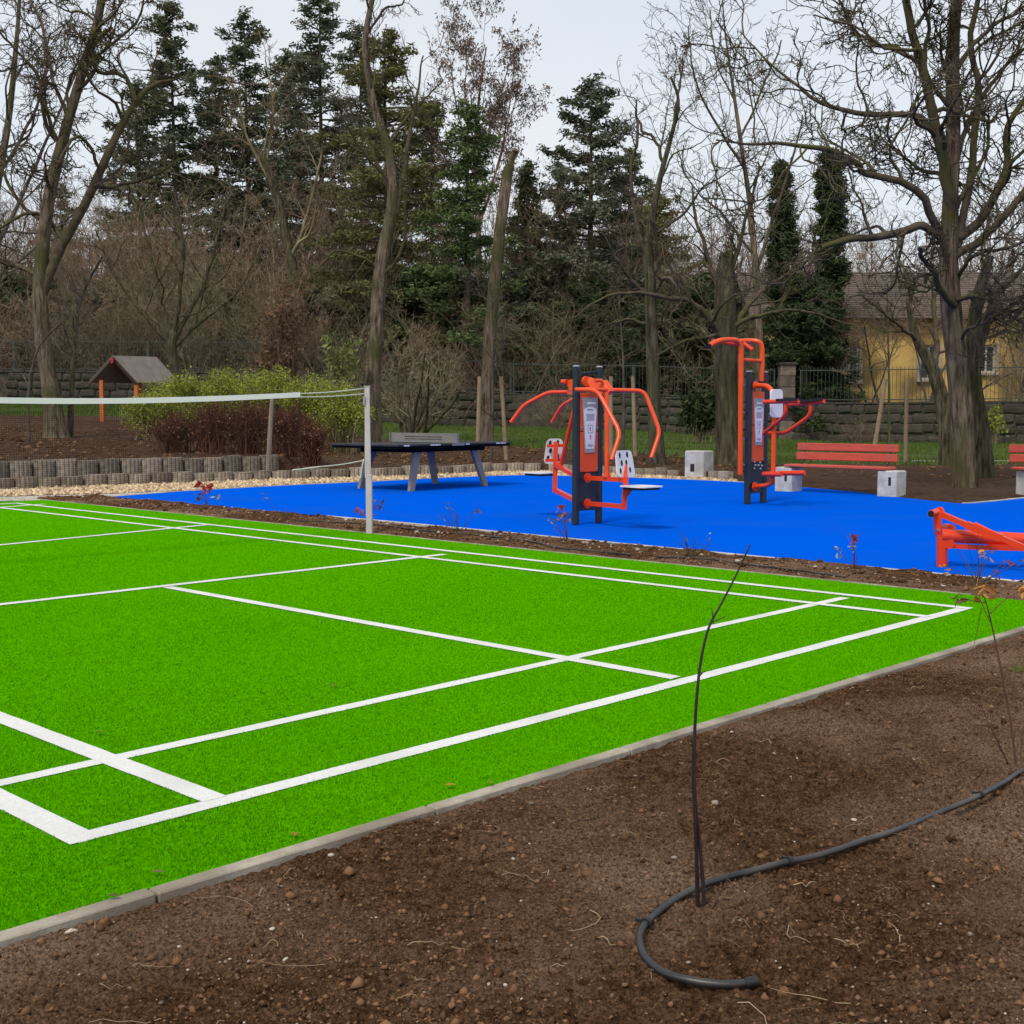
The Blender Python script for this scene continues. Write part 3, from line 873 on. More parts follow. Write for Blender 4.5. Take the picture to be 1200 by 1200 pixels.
# pivot bracket on top
mb = MB()
base = [P(687, 441.5, 14.36), P(699, 445, 14.34), P(709, 445.5, 14.3), P(718, 458, 14.22), P(712, 463, 14.22), P(700, 461, 14.3), P(690, 452, 14.36)]
mb.prism([p - dv * .04 for p in base], dv * .08)
mb.build('pivot_bracket', M['orange'], st)
MB().disc(P(686.5, 447, 14.32), nv, .058, .03, 16).build('pivot_hub', M['orange'], st)
MB().disc(P(701, 446, 14.2), dv, .022, .11, 12).build('pivot_bolt', M['orange'], st)
MB().tube([P(681, 437.5, 14.42), P(700, 436.5, 14.55)], .018, 8).build('crossbar', M['anthracite'], st)
orange('lever', [P(711, 459, 14.22), P(711.3, 559, 14.12)], .029, 0)
mb = MB(); mb.tube([P(711.3, 553, 14.12), P(711.3, 559, 14.12)], [.03, .05], 12); mb.build('lever_socket', M['red_orange'], st)
# seat linkage on the camera side
def sbar(name, a, b, r=.026, m='red_orange', parent=st):
    return MB().tube([a, b], r, 4, square=True).build(name, M[m], parent)
for y0, y1, xe in ((560, 562.5, 734), (590, 593.5, 732)):
    a, b = P(689, y0, 14.38), P(xe, y1, 13.86)
    o = sbar('link_arm', a, b)
    MB().disc(P(688, y0, 14.41), nv, .058, .03, 16).build('link_hub', M['red_orange'], o)
sbar('seat_post', P(733.5, 559, 13.86), P(731, 597, 13.86), .03)
def seat(px0, py0, depth, wv_, dv_, hw, hd, root, thick=.012, nm='seat'):
    c = P(px0, py0, depth)
    pts = []
    for i in range(24):
        a = 2 * math.pi * i / 24; cx, sy = math.cos(a), math.sin(a)
        e = .45
        pts.append(c + wv_ * hw * math.copysign(abs(cx) ** e, cx) + dv_ * hd * math.copysign(abs(sy) ** e, sy))
    o = MB().prism(pts, Z * thick).build(nm, M['white_plate'], root)
    MB().prism([c + (p - c) * .86 - Z * .028 for p in pts], Z * .027).build('seat_frame', M['black'], o)
    return o
seat(751.5, 570.6, 13.72, nv, dv, .20, .19, st)
MB().prism([P(731, 573.2, 13.84), P(741, 573.0, 13.80), P(733, 583, 13.84)], dv * .02).build('seat_gusset', M['red_orange'], st)
def backrest(pts_px, depths, root, name='backrest', slots=True, thick=.012):
    """rounded plate from its four corners: bottom-left, bottom-right, top-right, top-left"""
    c = [P(x, y, d) for (x, y), d in zip(pts_px, depths)]
    out = []
    for i in range(4):
        a, b, d = c[i - 1], c[i], c[(i + 1) % 4]
        r = .065
        p0 = b + (a - b).normalized() * r; p2 = b + (d - b).normalized() * r
        for t in np.linspace(0, 1, 6):
            out.append(p0 * (1 - t) ** 2 + b * 2 * t * (1 - t) + p2 * t * t)
    u = (c[1] - c[0]).normalized(); n = u.cross((c[3] - c[0]).normalized()).normalized()
    if n.y > 0: n = -n
    o = MB().prism(out, -n * thick).build(name, M['white_plate'], root)
    if slots:
        for (s, t) in ((.2, .24), (.74, .27), (.30, .53), (.57, .54), (.22, .82), (.68, .84)):
            q = (c[0] * (1 - s) + c[1] * s) * (1 - t) + (c[3] * (1 - s) + c[2] * s) * t
            up_ = (c[3] - c[0]).normalized()
            MB().tube([q + n * .001, q + n * .003], .0, 4) if False else None
            ring = [q + n * .0005 + u * .018 * math.cos(a) + up_ * .034 * math.sin(a) for a in np.linspace(0, 6.283, 11)[:-1]]
            MB().prism(ring, n * .0025).build('slot', M['slot'], o)
    return o
backrest([(723.5, 559.5), (745, 559), (740, 527.5), (721.5, 528)], [13.84, 14.12, 14.16, 13.88], st)
MB().tube([P(733.5, 562, 13.9), P(733, 545, 14.02)], .02, 8).build('backrest_bracket', M['red_orange'], st)
# far side of the station
for pts in ([(599.5, 494, 15.0), (613.5, 475, 15.0), (642, 459.8, 14.95), (665, 459.5, 14.85)], [(647.5, 494, 15.55), (659, 475, 15.4), (673, 467, 15.2), (690, 462, 15.0)]):
    path = [P(*q) for q in pts]
    o = orange('pull_handle', path, bend=.08, m='red_orange'); grip_end(path[::-1], o)
mb = MB(); base = [P(660.5, 446.5, 14.7), P(672, 444, 14.6), P(672, 462, 14.6), P(664, 462, 14.75), P(667, 450, 14.7)]
mb.prism(base, dv * .08); mb.build('pivot_bracket', M['orange'], st)
MB().disc(P(661.5, 447.5, 14.68), nv, .03, .08, 12).build('pivot_bolt', M['red_orange'], st)
orange('lever', [P(676, 466, 14.8), P(657, 546, 15.1)], .026, 0, m='red_orange')
sbar('link_arm', P(651, 545, 15.15), P(674, 557, 14.62))
sbar('link_arm', P(650, 574, 15.15), P(674, 586, 14.62))
sbar('seat_post', P(651.5, 518, 15.2), P(650, 577, 15.15), .03)
sbar('backrest_bar', P(641, 522.5, 15.24), P(660, 522, 15.24), .02)
sbar('backrest_bar', P(639, 539.5, 15.24), P(658, 539, 15.24), .02)
backrest([(637, 544), (658, 543), (660, 514), (641, 514)], [15.30, 15.34, 15.36, 15.30], st)
seat(633, 554.5, 15.5, nv, dv, .20, .17, st)

# ---- pull-up and leg raise station
A1, B1 = G(875.7, 591.3), G(894.3, 589.6)
dv1 = (B1 - A1).normalized(); nv1 = Vector((dv1.y, -dv1.x, 0))
s2 = thing('exercise_station', (A1 + B1) / 2, 'tall orange pull-up and leg raise exercise station beside the red bench', 'exercise machine')
hz2 = lambda y: P(600, y, 17.75).z
station_frame(s2, A1, B1, hz2(437), hz2(577.5), hz2(541), hz2(459), hz2(521.5), hz2(467), .041)
def tb(name, pts, r, bend=.1, m='orange', k=10):
    return MB().tube([P(*q) for q in pts], r, k, bend=bend).build(name, M[m], s2, smooth=True)
up1 = tb('upright', [(867.5, 556, 17.45), (868, 480, 17.45), (868.5, 403.5, 17.45), (862, 398, 17.4), (844, 398.5, 17.2), (831, 405, 17.1)], .037, .09)
MB().tube([P(831.6, 404.6, 17.1), P(829.8, 405.6, 17.08)], .034, 10).build('grip_end', M['black'], up1)
up2 = tb('upright', [(892.8, 447, 17.8), (893.2, 405, 17.8), (889, 399.5, 17.8), (872, 399, 17.9), (853, 402.5, 18.1)], .034, .09)
tb('pull_up_grip', [(872, 402.5, 17.7), (882.5, 410.2, 17.55)], .026, 0, 'red_orange')
tb('pull_up_grip', [(836, 399.5, 17.25), (852, 402.5, 17.9), (866, 404, 18.1)], .026, .05, 'red_orange')
tb('rung', [(869.5, 421.6, 17.5), (892, 423.2, 17.8)], .028, 0)
for y in (451.5, 483, 514, 544.5):
    MB().tube([P(868, y, 17.45), P(875, y + .5, 17.62)], .018, 8).build('peg', M['cap'], s2)
MB().tube([P(881, 447.5, 17.68), P(893, 448, 17.85)], .025, 8).build('crossbar', M['anthracite'], s2)
for x, y in ((884, 541.5), (891, 542), (881.5, 545), (885.5, 545.3), (889, 545.2), (893, 545.5), (884, 549), (891.5, 549.3)):
    p = P(x, y, 17.62)
    MB().disc(p, nv1, .013, .02, 8).build('bolt', M['cap'], s2)
bk = tb('back_tube', [(886, 452, 17.55), (899, 451.5, 17.35), (906.5, 460, 17.2), (907, 500, 17.2), (906, 556, 17.2), (904, 568, 17.25), (886, 570.2, 17.55)], .034, .14)
MB().disc(P(886, 452, 17.56), nv1, .062, .025, 16).build('mount_hub', M['orange'], s2)
MB().disc(P(885, 570.2, 17.56), nv1, .062, .025, 16).build('mount_hub', M['red_orange'], s2)
backrest([(904, 489.5), (917.5, 489), (917.5, 456), (904, 456)], [17.1, 17.22, 17.22, 17.1], s2, 'back_pad', slots=False, thick=.03)
for pts, pad, sup in (([(895, 471, 17.1), (936, 470, 16.6)], [(912, 468.8, 16.9), (936, 467.9, 16.6)], [(921, 471, 16.8), (920.5, 487, 16.8), (895, 508, 17.4)]),
                      ([(922, 474, 17.3), (966, 470.5, 16.85)], [(937, 470.6, 17.1), (965, 467.7, 16.86)], [(950.5, 473, 17.0), (949.5, 487, 17.0), (920, 508, 17.3), (895, 507, 17.6)])):
    o = tb('arm_rest', pts, .030, 0, 'red_orange')
    c = [P(*q) for q in pad]; d = (c[1] - c[0])
    MB().box((c[0] + c[1]) / 2, d / 2, Vector((-d.y, d.x, 0)).normalized() * .05, Z * .016).build('arm_pad', M['black'], o)
    tb('arm_support', sup, .027, .12, 'red_orange')
f1 = tb('foot_bar', [(895, 555.5, 17.3), (915.5, 555.8, 16.95)], .034, 0, 'red_orange')
tb('foot_bar', [(913, 554.5, 17.3), (943, 554.2, 17.0)], .034, 0, 'red_orange')
tb('foot_bar_joint', [(905, 555.4, 17.1), (913, 554.8, 17.35)], .03, 0, 'red_orange')

# ---- push-up bar / sit-up frame on the right
s3 = thing('push_up_trainer', G(1104, 664), 'low red orange push-up frame of thick tubes standing on the blue floor', 'exercise machine')
def t3(name, pts, r, bend=.05, k=14, m='red_orange'):
    return MB().tube([P(*q) for q in pts], r, k, bend=bend).build(name, M[m], s3, smooth=True)
D3 = G(1104, 664.5).y
t3('post', [(1104, 665, D3), (1104, 627, D3)], .046, 0)
xo = 1330
t3('post', [(xo, 672, D3 - .25), (xo, 630, D3 - .25)], .046, 0)
t3('beam', [(1103, 627.5, D3), (1200, 632.5, D3 - .1), (xo + 4, 639, D3 - .25)], .056, 0)
t3('beam_collar', [(1107, 620.5, D3 + .12), (1115, 621, D3 + .05)], .05, 0)
t3('roller', [(1099, 599.5, D3 + .04), (1091, 602, D3 - .08)], .030, 0)
MB().disc(P(1101, 599.5, D3 + .05), P(1091, 602, D3 - .08) - P(1101, 599.5, D3 + .05), .04, .02, 16).build('roller_flange', M['red_orange'], s3)
MB().disc(P(1090.8, 602.1, D3 - .083), P(1091, 602, D3 - .08) - P(1101, 599.5, D3 + .05), .027, .004, 16).build('roller_end', M['black'], s3)
mb = MB(); mb.prism([P(1095, 601, D3 - .02), P(1104, 600, D3 - .02), P(1103, 625, D3 - .02), P(1099, 630, D3 - .02), P(1097, 624, D3 - .02)], (0, .05, 0)); mb.build('bracket', M['red_orange'], s3)
MB().disc(P(1099, 621, D3 - .03), (0, 1, 0), .012, .02, 10).build('bolt', M['steel'], s3)
lv = sbar('diagonal_lever', P(1101, 601.5, D3 + .02), P(1134, 615.5, D3 - .16), .024, parent=s3)
sbar('diagonal_lever', P(1133, 615, D3 - .16), P(1174, 631, D3 - .30), .033, parent=s3)
MB().tube([P(1142, 614.2, D3 - .2), P(1171, 628.5, D3 - .3)], .02, 8).build('grip_plate', M['red_orange'], s3)
sbar('diagonal_lever', P(1172, 630, D3 - .30), P(1290, 678, D3 - .7), .024, parent=s3)
sbar('lower_bar', P(1109, 639.5, D3 - .02), P(1158, 642, D3 - .1), .02, parent=s3)
sbar('lower_bar', P(1157, 641, D3 - .1), P(xo, 645, D3 - .25), .026, parent=s3)
MB().disc(P(1112, 637, D3 - .04), (0.3, 1, 0), .045, .03, 14).build('lower_hub', M['red_orange'], s3)

# ---- net post, net
nb_ = G(433, 626)
D4 = nb_.y
net_root = thing('badminton_net', nb_, 'badminton net with white top tape strung between grey posts over the green court', 'net')
def post_at(base, sgn, root):
    po = MB()
    po.bbox(base + Z * .32, Vector((.033, 0, 0)), Vector((0, .033, 0)), Z * .32, .008)
    po.build('post_foot', M['post_grey'], root)
    mb = MB(); b2 = base + Vector((-.01, 0, 0))
    mb.prism([b2 + Vector((-.031, -.03, .60)), b2 + Vector((.031, -.03, .60)), b2 + Vector((.025, -.03, 1.56)), b2 + Vector((-.025, -.03, 1.56))], (0, .06, 0))
    o = mb.build('post', M['post_grey'], root)
    MB().box(b2 + Z * 1.565, (.033, 0, 0), (0, .033, 0), (0, 0, .008)).build('cap', M['cap'], o)
    return o
post_at(nb_, 1, net_root)
net_dir = -kerb_dir                                  # the net runs parallel to the back line
far_post = nb_ + net_dir * 7.0
post_at(far_post, -1, net_root)
top = lambda s: nb_ + net_dir * s + Z * (1.54 - .13 * math.sin(math.pi * min(max(s / 7.0, 0), 1)))
S0, S1 = .88, 6.5
ss = np.linspace(S0, S1, 24)
mb = MB(); vs = []; th = Vector((-net_dir.y, net_dir.x, 0)) * .006
for s in ss:
    t_ = top(s)
    vs += [t_ + Z * .005 + th, t_ + Z * .005 - th, t_ - Z * .045 - th, t_ - Z * .045 + th]
fs = [(i * 4 + j, i * 4 + (j + 1) % 4, i * 4 + 4 + (j + 1) % 4, i * 4 + 4 + j) for i in range(23) for j in range(4)] + [(0, 1, 2, 3), (95, 94, 93, 92)]
tp = MB().add(vs, fs).build('top_tape', M['tape'], net_root)
mb = MB()
def strand(a, b, w=.0011):
    d = (b - a).normalized(); n = d.cross(Vector((-net_dir.y, net_dir.x, 0))).normalized() * w
    m2 = Vector((-net_dir.y, net_dir.x, 0)) * w
    mb.add([a + n, a - n, a - m2, b + n, b - n, b - m2], [(0, 1, 4, 3), (1, 2, 5, 4), (2, 0, 3, 5)])
for i in range(38):
    z = .055 + i * .019
    for s0, s1 in zip(ss[:-1:2], ss[2::2]):
        strand(top(s0) - Z * z, top(s1) - Z * z)
for s in np.arange(S0, S1, .020):
    strand(top(s) - Z * .05, top(s) - Z * .77)
nt = mb.build('netting', M['net'], net_root); nt['kind'] = 'stuff'
MB().tube([top(S0) - Z * .06, top(S0) - Z * .77], .007, 6).build('net_edge', M['net'], net_root)
for a, b in ((top(S0) - Z * .01, nb_ + Z * 1.545 + Vector((-.03, 0, 0))), (top(S0) - Z * .045, nb_ + Z * 1.49 + Vector((-.03, 0, 0))), (top(S0 - .23) - Z * .765, nb_ + Z * .79 + Vector((-.03, 0, 0)))):
    mid = (a + b) / 2 - Z * .012
    MB().tube([a, mid, b], .006, 6, bend=.2).build('cord', M['rope'], net_root)
MB().tube([top(S0 - .23) - Z * .765, top(S0 + .1) - Z * .77], .008, 6).build('cord', M['rope'], net_root)
MB().tube([nb_ + Vector((-.05, -.03, .80)), nb_ + Vector((-.075, -.035, .70)), nb_ + Vector((-.085, -.04, .6))], .009, 6, bend=.04).build('cord_end', M['rope'], net_root)
MB().tube([nb_ + Vector((-.035, -.04, 1.46)), nb_ + Vector((-.04, -.045, 1.38))], .012, 6).build('cleat', M['cap'], net_root)

# ---- table tennis table
tc = Vector((-1.53, 21.65, 0)); tu = Vector((.64, .77, 0)).normalized(); tv = Vector((-tu.y, tu.x, 0))
tt = thing('table_tennis_table', tc, 'dark outdoor table tennis table with splayed grey legs on the blue floor', 'table')
L2, W2 = 1.43, .80
tz = .775
MB().bbox(tc + Z * (tz - .016), tu * L2, tv * W2, Z * .016, .006).build('table_top', M['table_top'], tt)
MB().box(tc + Z * (tz - .052), tu * (L2 - .03), tv * (W2 - .03), Z * .019).build('rim', M['table_side'], tt)
MB().box(tc + Z * (tz - .105), tu * (L2 * .66), tv * (W2 - .22), Z * .035).build('underframe', M['table_side'], tt)
for su in (-1, 1):
    for sv in (-1, 1):
        f = tc + tu * su * .93 + tv * sv * .60
        h_ = tc + tu * su * .70 + tv * sv * .52 + Z * (tz - .09)
        a = Vector(f); mb = MB()
        e1 = tu * .055; e2 = tv * .03
        mb.add([a - e1 - e2, a + e1 - e2, a + e1 + e2, a - e1 + e2, h_ - e1 * 1.5 - e2, h_ + e1 * 1.5 - e2, h_ + e1 * 1.5 + e2, h_ - e1 * 1.5 + e2], [(3, 2, 1, 0), (4, 5, 6, 7), (0, 1, 5, 4), (1, 2, 6, 5), (2, 3, 7, 6), (3, 0, 4, 7)])
        o = mb.build('leg', M['table_leg'], tt)
        MB().disc(h_ - tv * sv * -.036 - Z * .03, tv, .014, .012, 8).build('bolt', M['steel'], o)
nn = MB(); hwn = W2 * 1.0
nn.prism([tc - tv * hwn + Z * (tz + .005), tc + tv * hwn + Z * (tz + .005), tc + tv * hwn * .985 + Z * (tz + .165), tc - tv * hwn * .985 + Z * (tz + .165)], tu * .008)
no = nn.build('net_plate', M['table_net'], tt)
for sv in (-1, 1):
    MB().box(tc + tv * sv * hwn + Z * (tz + .08), tu * .03, tv * .006, Z * .085).build('net_bracket', M['table_net'], no)
for z in (.06, .10):
    MB().box(tc - tu * .002 + Z * (tz + z), tu * .002, tv * hwn * .55, Z * .004).build('slit', M['table_side'], no)
MB().box(tc - tv * (W2 + .012) + Z * (tz - .02), tu * .14, tv * .012, Z * .018).build('net_clamp', M['table_net'], tt)
def sticker(u0, w, sv=-1, end=False):
    if end:
        c = tc + tu * (L2 + .001) + tv * u0 + Z * (tz - .017); MB().box(c, tv * w, tu * .001, Z * .010).build('sticker', M['print_white'], tt)
    else:
        c = tc + tu * u0 + tv * sv * (W2 + .001) + Z * (tz - .017); MB().box(c, tu * w, tv * .001, Z * .010).build('sticker', M['print_white'], tt)
for u0 in (-1.12, -.56, -.50, -.43, -.38, -.25):
    pass
for u0, w in ((-1.25, .04), (-1.19, .03), (-.62, .05), (-.52, .04), (-.45, .02), (.25, .05), (1.05, .05), (1.16, .04), (1.24, .02)):
    sticker(u0, w)

# ---- benches with concrete ends
def concrete_block(c, ux, uy, hx, hy, ht, root, socket_side=-1):
    o = MB().bbox(c + Z * (ht / 2 - .02), ux * hx, uy * hy, Z * (ht / 2 + .02), .018).build('concrete_end', M['concrete'], root)
    return o
def bench(label, a, b, back_sign, over=-.02, ht=.40, seat_h=.43, hx=.16, hy=.17):
    """a, b: centres of the two concrete ends"""
    d = (b - a).normalized(); n = Vector((-d.y, d.x, 0)) * back_sign       # towards the backrest
    root = thing('bench', (a + b) / 2, label, 'bench', None)
    for q in (a, b):
        o = concrete_block(q, d, n, hx, hy, ht, root)
        for s in (-1, 1):
            MB().box(q - n * (hy + .001) + d * .055 + Z * ht * .6, d * .022, n * .003, Z * .065).build('socket', M['slot'], o)
            break
    ln = (b - a).length
    c = (a + b) / 2
    for i, off in enumerate((-.13, .0, .13)):
        MB().bbox(c + n * off + Z * (seat_h + .0), d * (ln / 2 + over), n * .058, Z * .020, .008).build('seat_slat', M['bench_wood'], root)
    for i, z in enumerate((.56, .71)):
        sl = MB().bbox(c + n * (.21 + .03 * i) + Z * (z + .02), d * (ln / 2 + over), (n * .02 - Z * .004), Z * .062, .008).build('back_slat', M['bench_wood'], root)
        for s in (-1, 1):
            for zz in (-.03, .03):
                MB().disc(c + n * (.188 + .03 * i) + d * s * (ln / 2 - .16) + Z * (z + .02 + zz), n, .012, .008, 8).build('bolt', M['steel'], sl)
    for s in (-1, 1):
        q = c + d * s * (ln / 2 - .16)
        MB().tube([q + n * .10 + Z * (seat_h + .01), q + n * .20 + Z * .50, q + n * .262 + Z * .80], .014, 6).build('back_support', M['bench_iron'], root)
    return root
bench('weathered red slatted bench on concrete ends beside the pull-up station', Vector((4.56, 20.6, 0)), Vector((5.87, 19.3, 0)), 1)
bench('red slatted bench on the other side of the big furrowed tree from the pull-up station', G(1208, 581.5), G(1208, 581.5) + Vector((2.2, .5, 0)), 1, over=.24)
blk_c = G(813, 561.5)
blk = thing('concrete_block', blk_c, 'square pale concrete block with a dark socket beside the mossy trunk', 'block')
bu = Vector((.78, -.62, 0)); bv = Vector((.62, .78, 0))
MB().bbox(blk_c + bv * .2 + Z * .265, bu * .21, bv * .21, Z * .285, .02).build('body', M['concrete'], blk)
MB().box(blk_c + bv * .2 - bv * .211 + Z * .22 - bu * .03, bv * .002, bu * .045, Z * .075).build('socket', M['slot'], blk)

# ---- stakes
def stake(px0, py0, px1, py1, depth, r, label, m='stake', group=None, dz=0):
    a, b = P(px0, py0, depth), P(px1, py1, depth + dz)
    a.z = min(a.z, ground_xy(a.x, a.y)) - .05
    n = 5; pth = [a.lerp(b, i / (n - 1)) + Vector((random.uniform(-1, 1), random.uniform(-1, 1), 0)) * .006 for i in range(n)]
    o = MB().tube(pth, [r * 1.05, r, r * 1.02, r * .97, r * .9], 10).build('stake', M[m], None, smooth=True)
    return tag(o, label, 'stake', group)
o = stake(313.5, 562, 319, 466, 24.0, .045, 'old leaning wooden stake in front of the dark red brown bush', 'old_stake')
for px0, px1, yb, yt, d, lab in ((559, 562, 548, 441, 29.0, 'round wooden stake holding the young tree behind the table, table net side'),
                                 (594, 587, 548, 441, 29.6, 'leaning wooden stake of the young tree behind the table, press station side'),
                                 (716, 716, 545, 441, 31.0, 'wooden stake behind the press station, on the side of its printed panel'),
                                 (744.5, 741.5, 532, 441, 31.5, 'wooden stake behind the press station, on the side of its long bent handle'),
                                 (1024, 1038, 522, 444, 44.0, 'leaning wooden stake of the sapling in front of the yellow house'),
                                 (1061, 1063, 545, 444, 31.5, 'upright wooden stake behind the end of the red bench')):
    stake(px0, yb, px1, yt, d, .05 if d < 40 else .075, lab)
# ------------------------------------------------------------------ boundary wall and fence
M['stone'] = mat('wall_stone', (.034, .029, .022), (.088, .074, .056), scale=3.5, rough=.95, bump=.8, bscale=9, c3=(.030, .034, .020), s3=1.1, rand=.22, bdist=.05)
M['mortar'] = mat('mortar', (.11, .098, .082), (.19, .175, .15), scale=3, rough=.95, bump=.5, bscale=12)
M['coping'] = mat('coping', (.034, .030, .025), (.066, .058, .047), scale=3, rough=.95, bump=.4, rand=.1)
M['iron'] = mat('fence_iron', (.030, .042, .032), (.055, .068, .055), scale=5, rough=.7)
WX = [-500, -200, 100, 440, 620, 900, 1250, 1700]
def wpt(px, z=0.0):
    d = float(wall_depth(px)); g = ground_at(px, d); return Vector((g.x, g.y, g.z + z))
wall = thing('stone_wall', wpt(600), 'long dark rubble stone boundary wall under the iron fence', 'wall')
cores = [wpt(p) for p in np.linspace(-500, 1750, 40)]
def wall_top(px): return float(np.interp(px, [-500, 330, 440, 620, 900, 1250], [1.55, 1.55, 1.75, 1.50, 1.62, 1.72]))
pxs = np.linspace(-500, 1750, 40)
vs, fs = [], []
for i, (p, q) in enumerate(zip(pxs, cores)):
    t = (cores[min(i + 1, 39)] - cores[max(i - 1, 0)]); t.z = 0; t.normalize(); n = Vector((-t.y, t.x, 0))
    ht = wall_top(p)
    for s, z in ((0.0, -.3), (0.0, ht), (.4, ht), (.4, -.3)):
        w = q + n * s; vs.append((w.x, w.y, q.z + z))
fs = [(i * 4 + j, i * 4 + j + 1, i * 4 + 5 + j, i * 4 + 4 + j) for i in range(39) for j in range(3)]
MB().add(vs, fs).build('wall_core', M['stone'], wall)
# stones: six shared irregular blocks
def stone_mesh():
    pts = [(-.5, -.5), (0, -.5), (.5, -.5), (.5, 0), (.5, .5), (0, .5), (-.5, .5), (-.5, 0)]
    o = [(x * random.uniform(.80, .97), z * random.uniform(.78, .97)) for x, z in pts]
    i_ = [(x * .78, z * .74) for x, z in o]
    vs = [(x, .06, z) for x, z in o] + [(x, -.012 + random.uniform(-.012, .012), z) for x, z in o] + [(x, -.045 + random.uniform(-.014, .012), z) for x, z in i_]
    fs = [(r * 8 + k, r * 8 + (k + 1) % 8, (r + 1) * 8 + (k + 1) % 8, (r + 1) * 8 + k) for r in range(2) for k in range(8)] + [tuple(range(16, 24))]
    me = bpy.data.meshes.new('stone'); me.from_pydata(vs, [], fs); me.materials.append(M['stone']); return me
stones = [stone_mesh() for _ in range(9)]
for row in range(4):                                        # running courses of uneven stones
    p_ = 10.0 + random.uniform(0, 12)
    while p_ < 1235:
        wd = random.uniform(.46, .95)
        a = wpt(p_); step = wd / a.y * FPX
        b = wpt(p_ + step); d = (b - a); d.z = 0; ang = math.atan2(d.y, d.x)
        n = Vector((-d.y, d.x, 0)).normalized()
        rh = (wall_top(p_) + .05) / 4
        h_ = rh * random.uniform(.86, 1.18)
        o = bpy.data.objects.new('stone', random.choice(stones)); COL.objects.link(o); o.parent = wall
        o.matrix_parent_inverse = Matrix.Translation(-wall.location)
        c = (a + b) / 2 - n * .03
        o.location = (c.x, c.y, a.z - .05 + rh * (row + .5) + random.uniform(-.05, .05) * (row < 3)); o.rotation_euler = (0, random.uniform(-.09, .09), ang)
        o.scale = (wd * random.uniform(.95, 1.1), random.uniform(.8, 1.5), h_); p_ += step
p_ = -60.0
while p_ < 1235:
    a = wpt(p_); step = .95 / a.y * FPX; b = wpt(p_ + step); ht = wall_top(p_ + step / 2)
    d = (b - a).normalized(); n = Vector((-d.y, d.x, 0)).normalized(); c = (a + b) / 2
    MB().bbox(Vector((c.x, c.y, c.z + ht + .04)) + n * .2, Vector((d.x, d.y, 0)).normalized() * .465, n * .28, Z * .045, .012).build('coping_stone', M['coping'], wall)
    p_ += step
def fence_panel(p0, p1, hgt, label):
    a, b = wpt(p0, wall_top(p0) + .07), wpt(p1, wall_top(p1) + .07)
    d = (b - a); ln = d.length; du = d.normalized(); n = Vector((-du.y, du.x, 0)).normalized(); off = n * .2
    root = thing('iron_fence', (a + b) / 2 + off, label, 'fence', 'iron fence panels on the stone wall')
    mb = MB()
    for s in np.arange(.1, ln, .165):
        q = a + du * s + off
        mb.tube([q + Z * .02, q + Z * (hgt + .06)], .011, 4, caps=False)
        mb.add([q + Z * (hgt + .06) + Vector((.016, 0, 0)), q + Z * (hgt + .06) - Vector((.016, 0, 0)), q + Z * (hgt + .15)], [(0, 1, 2)])
    mb.build('bars', M['iron'], root)['kind'] = 'stuff'
    for z in (.10, hgt - .02):
        MB().box((a + b) / 2 + off + Z * z, du * ln / 2, n * .018, Z * .022).build('rail', M['iron'], root)
    for s in (0.03, ln - .03):
        q = a + du * s + off
        MB().box(q + Z * hgt / 2, du * .03, n * .03, Z * (hgt / 2 + .03)).build('fence_post', M['iron'], root)
    return root
for p0, p1, wh in ((-160, 20, 'beyond the tall forked tree, far from the playhouse'), (20, 176, 'behind the playhouse'), (176, 330, 'behind the rounded bare tree and the yellow green bush'), (330, 460, 'behind the bent grey trunk'),
                   (460, 600, 'behind the table tennis net'), (600, 740, 'behind the press station'), (740, 905, 'behind the topped mossy trunk'), (934, 1090, 'between the gate pillar and the big furrowed tree'), (1090, 1240, 'beyond the big furrowed tree')):
    fence_panel(p0, p1, 1.40, 'iron bar fence panel ' + wh)
def pillar(px, w, ht, label, m='stone'):
    c = wpt(px); root = thing('stone_pillar', c, label, 'pillar')
    n = 7; z = -.1
    for i in range(n):
        h_ = (ht + .1) / n
        MB().bbox(c + Vector((random.uniform(-.015, .015), .18, z + h_ / 2)), Vector((w / 2, 0, 0)), Vector((0, w / 2, 0)), Z * (h_ / 2 - .008), .02).build('stone_course', M['pillar_stone'], root)
        z += h_
    MB().box(c + Vector((0, .18, ht / 2)), (w / 2 - .03, 0, 0), (0, w / 2 - .03, 0), (0, 0, ht / 2)).build('pillar_core', M['mortar'], root)
    MB().bbox(c + Vector((0, .18, ht + .06)), Vector((w / 2 + .07, 0, 0)), Vector((0, w / 2 + .07, 0)), Z * .06, .02).build('pillar_cap', M['coping'], root)
M['pillar_stone'] = mat('pillar_stone', (.10, .075, .058), (.20, .165, .135), scale=3, rough=.95, bump=.6, bscale=9, rand=.3)
pillar(920, .66, 3.30, 'square stone gate pillar at the end of the fence by the yellow house')

# ------------------------------------------------------------------ yellow house
M['ochre'] = mat('ochre_plaster', (.54, .36, .11), (.66, .46, .15), scale=1.2, rough=.95, bump=.2, bscale=14, c3=(.22, .15, .05), s3=.5)
M['ochre_dark'] = mat('plinth', (.13, .11, .085), (.18, .15, .12), scale=1.2, rough=.95)
M['roof_tile'] = mat('roof_tile', (.065, .050, .040), (.135, .104, .083), scale=1.2, rough=.9, bump=.4, bscale=6, rand=.12)
M['frame_white'] = mat('window_frame', (.42, .41, .37), (.52, .50, .46), scale=3, rough=.6)
M['glass'] = mat('window_glass', (.018, .021, .023), (.03, .034, .038), scale=.7, rough=.12, spec=.6)
M['sill'] = mat('window_sill', (.32, .29, .23), (.40, .36, .30), scale=3, rough=.9)
HD = 62.0
hb = thing('yellow_house', ground_at(1080, HD), 'ochre yellow house with grey tiled roof behind the iron fence', 'house')
hx0, hx1 = P(888, 450, HD).x, 33.0
eave = P(600, 371, HD).z
base_z = .0
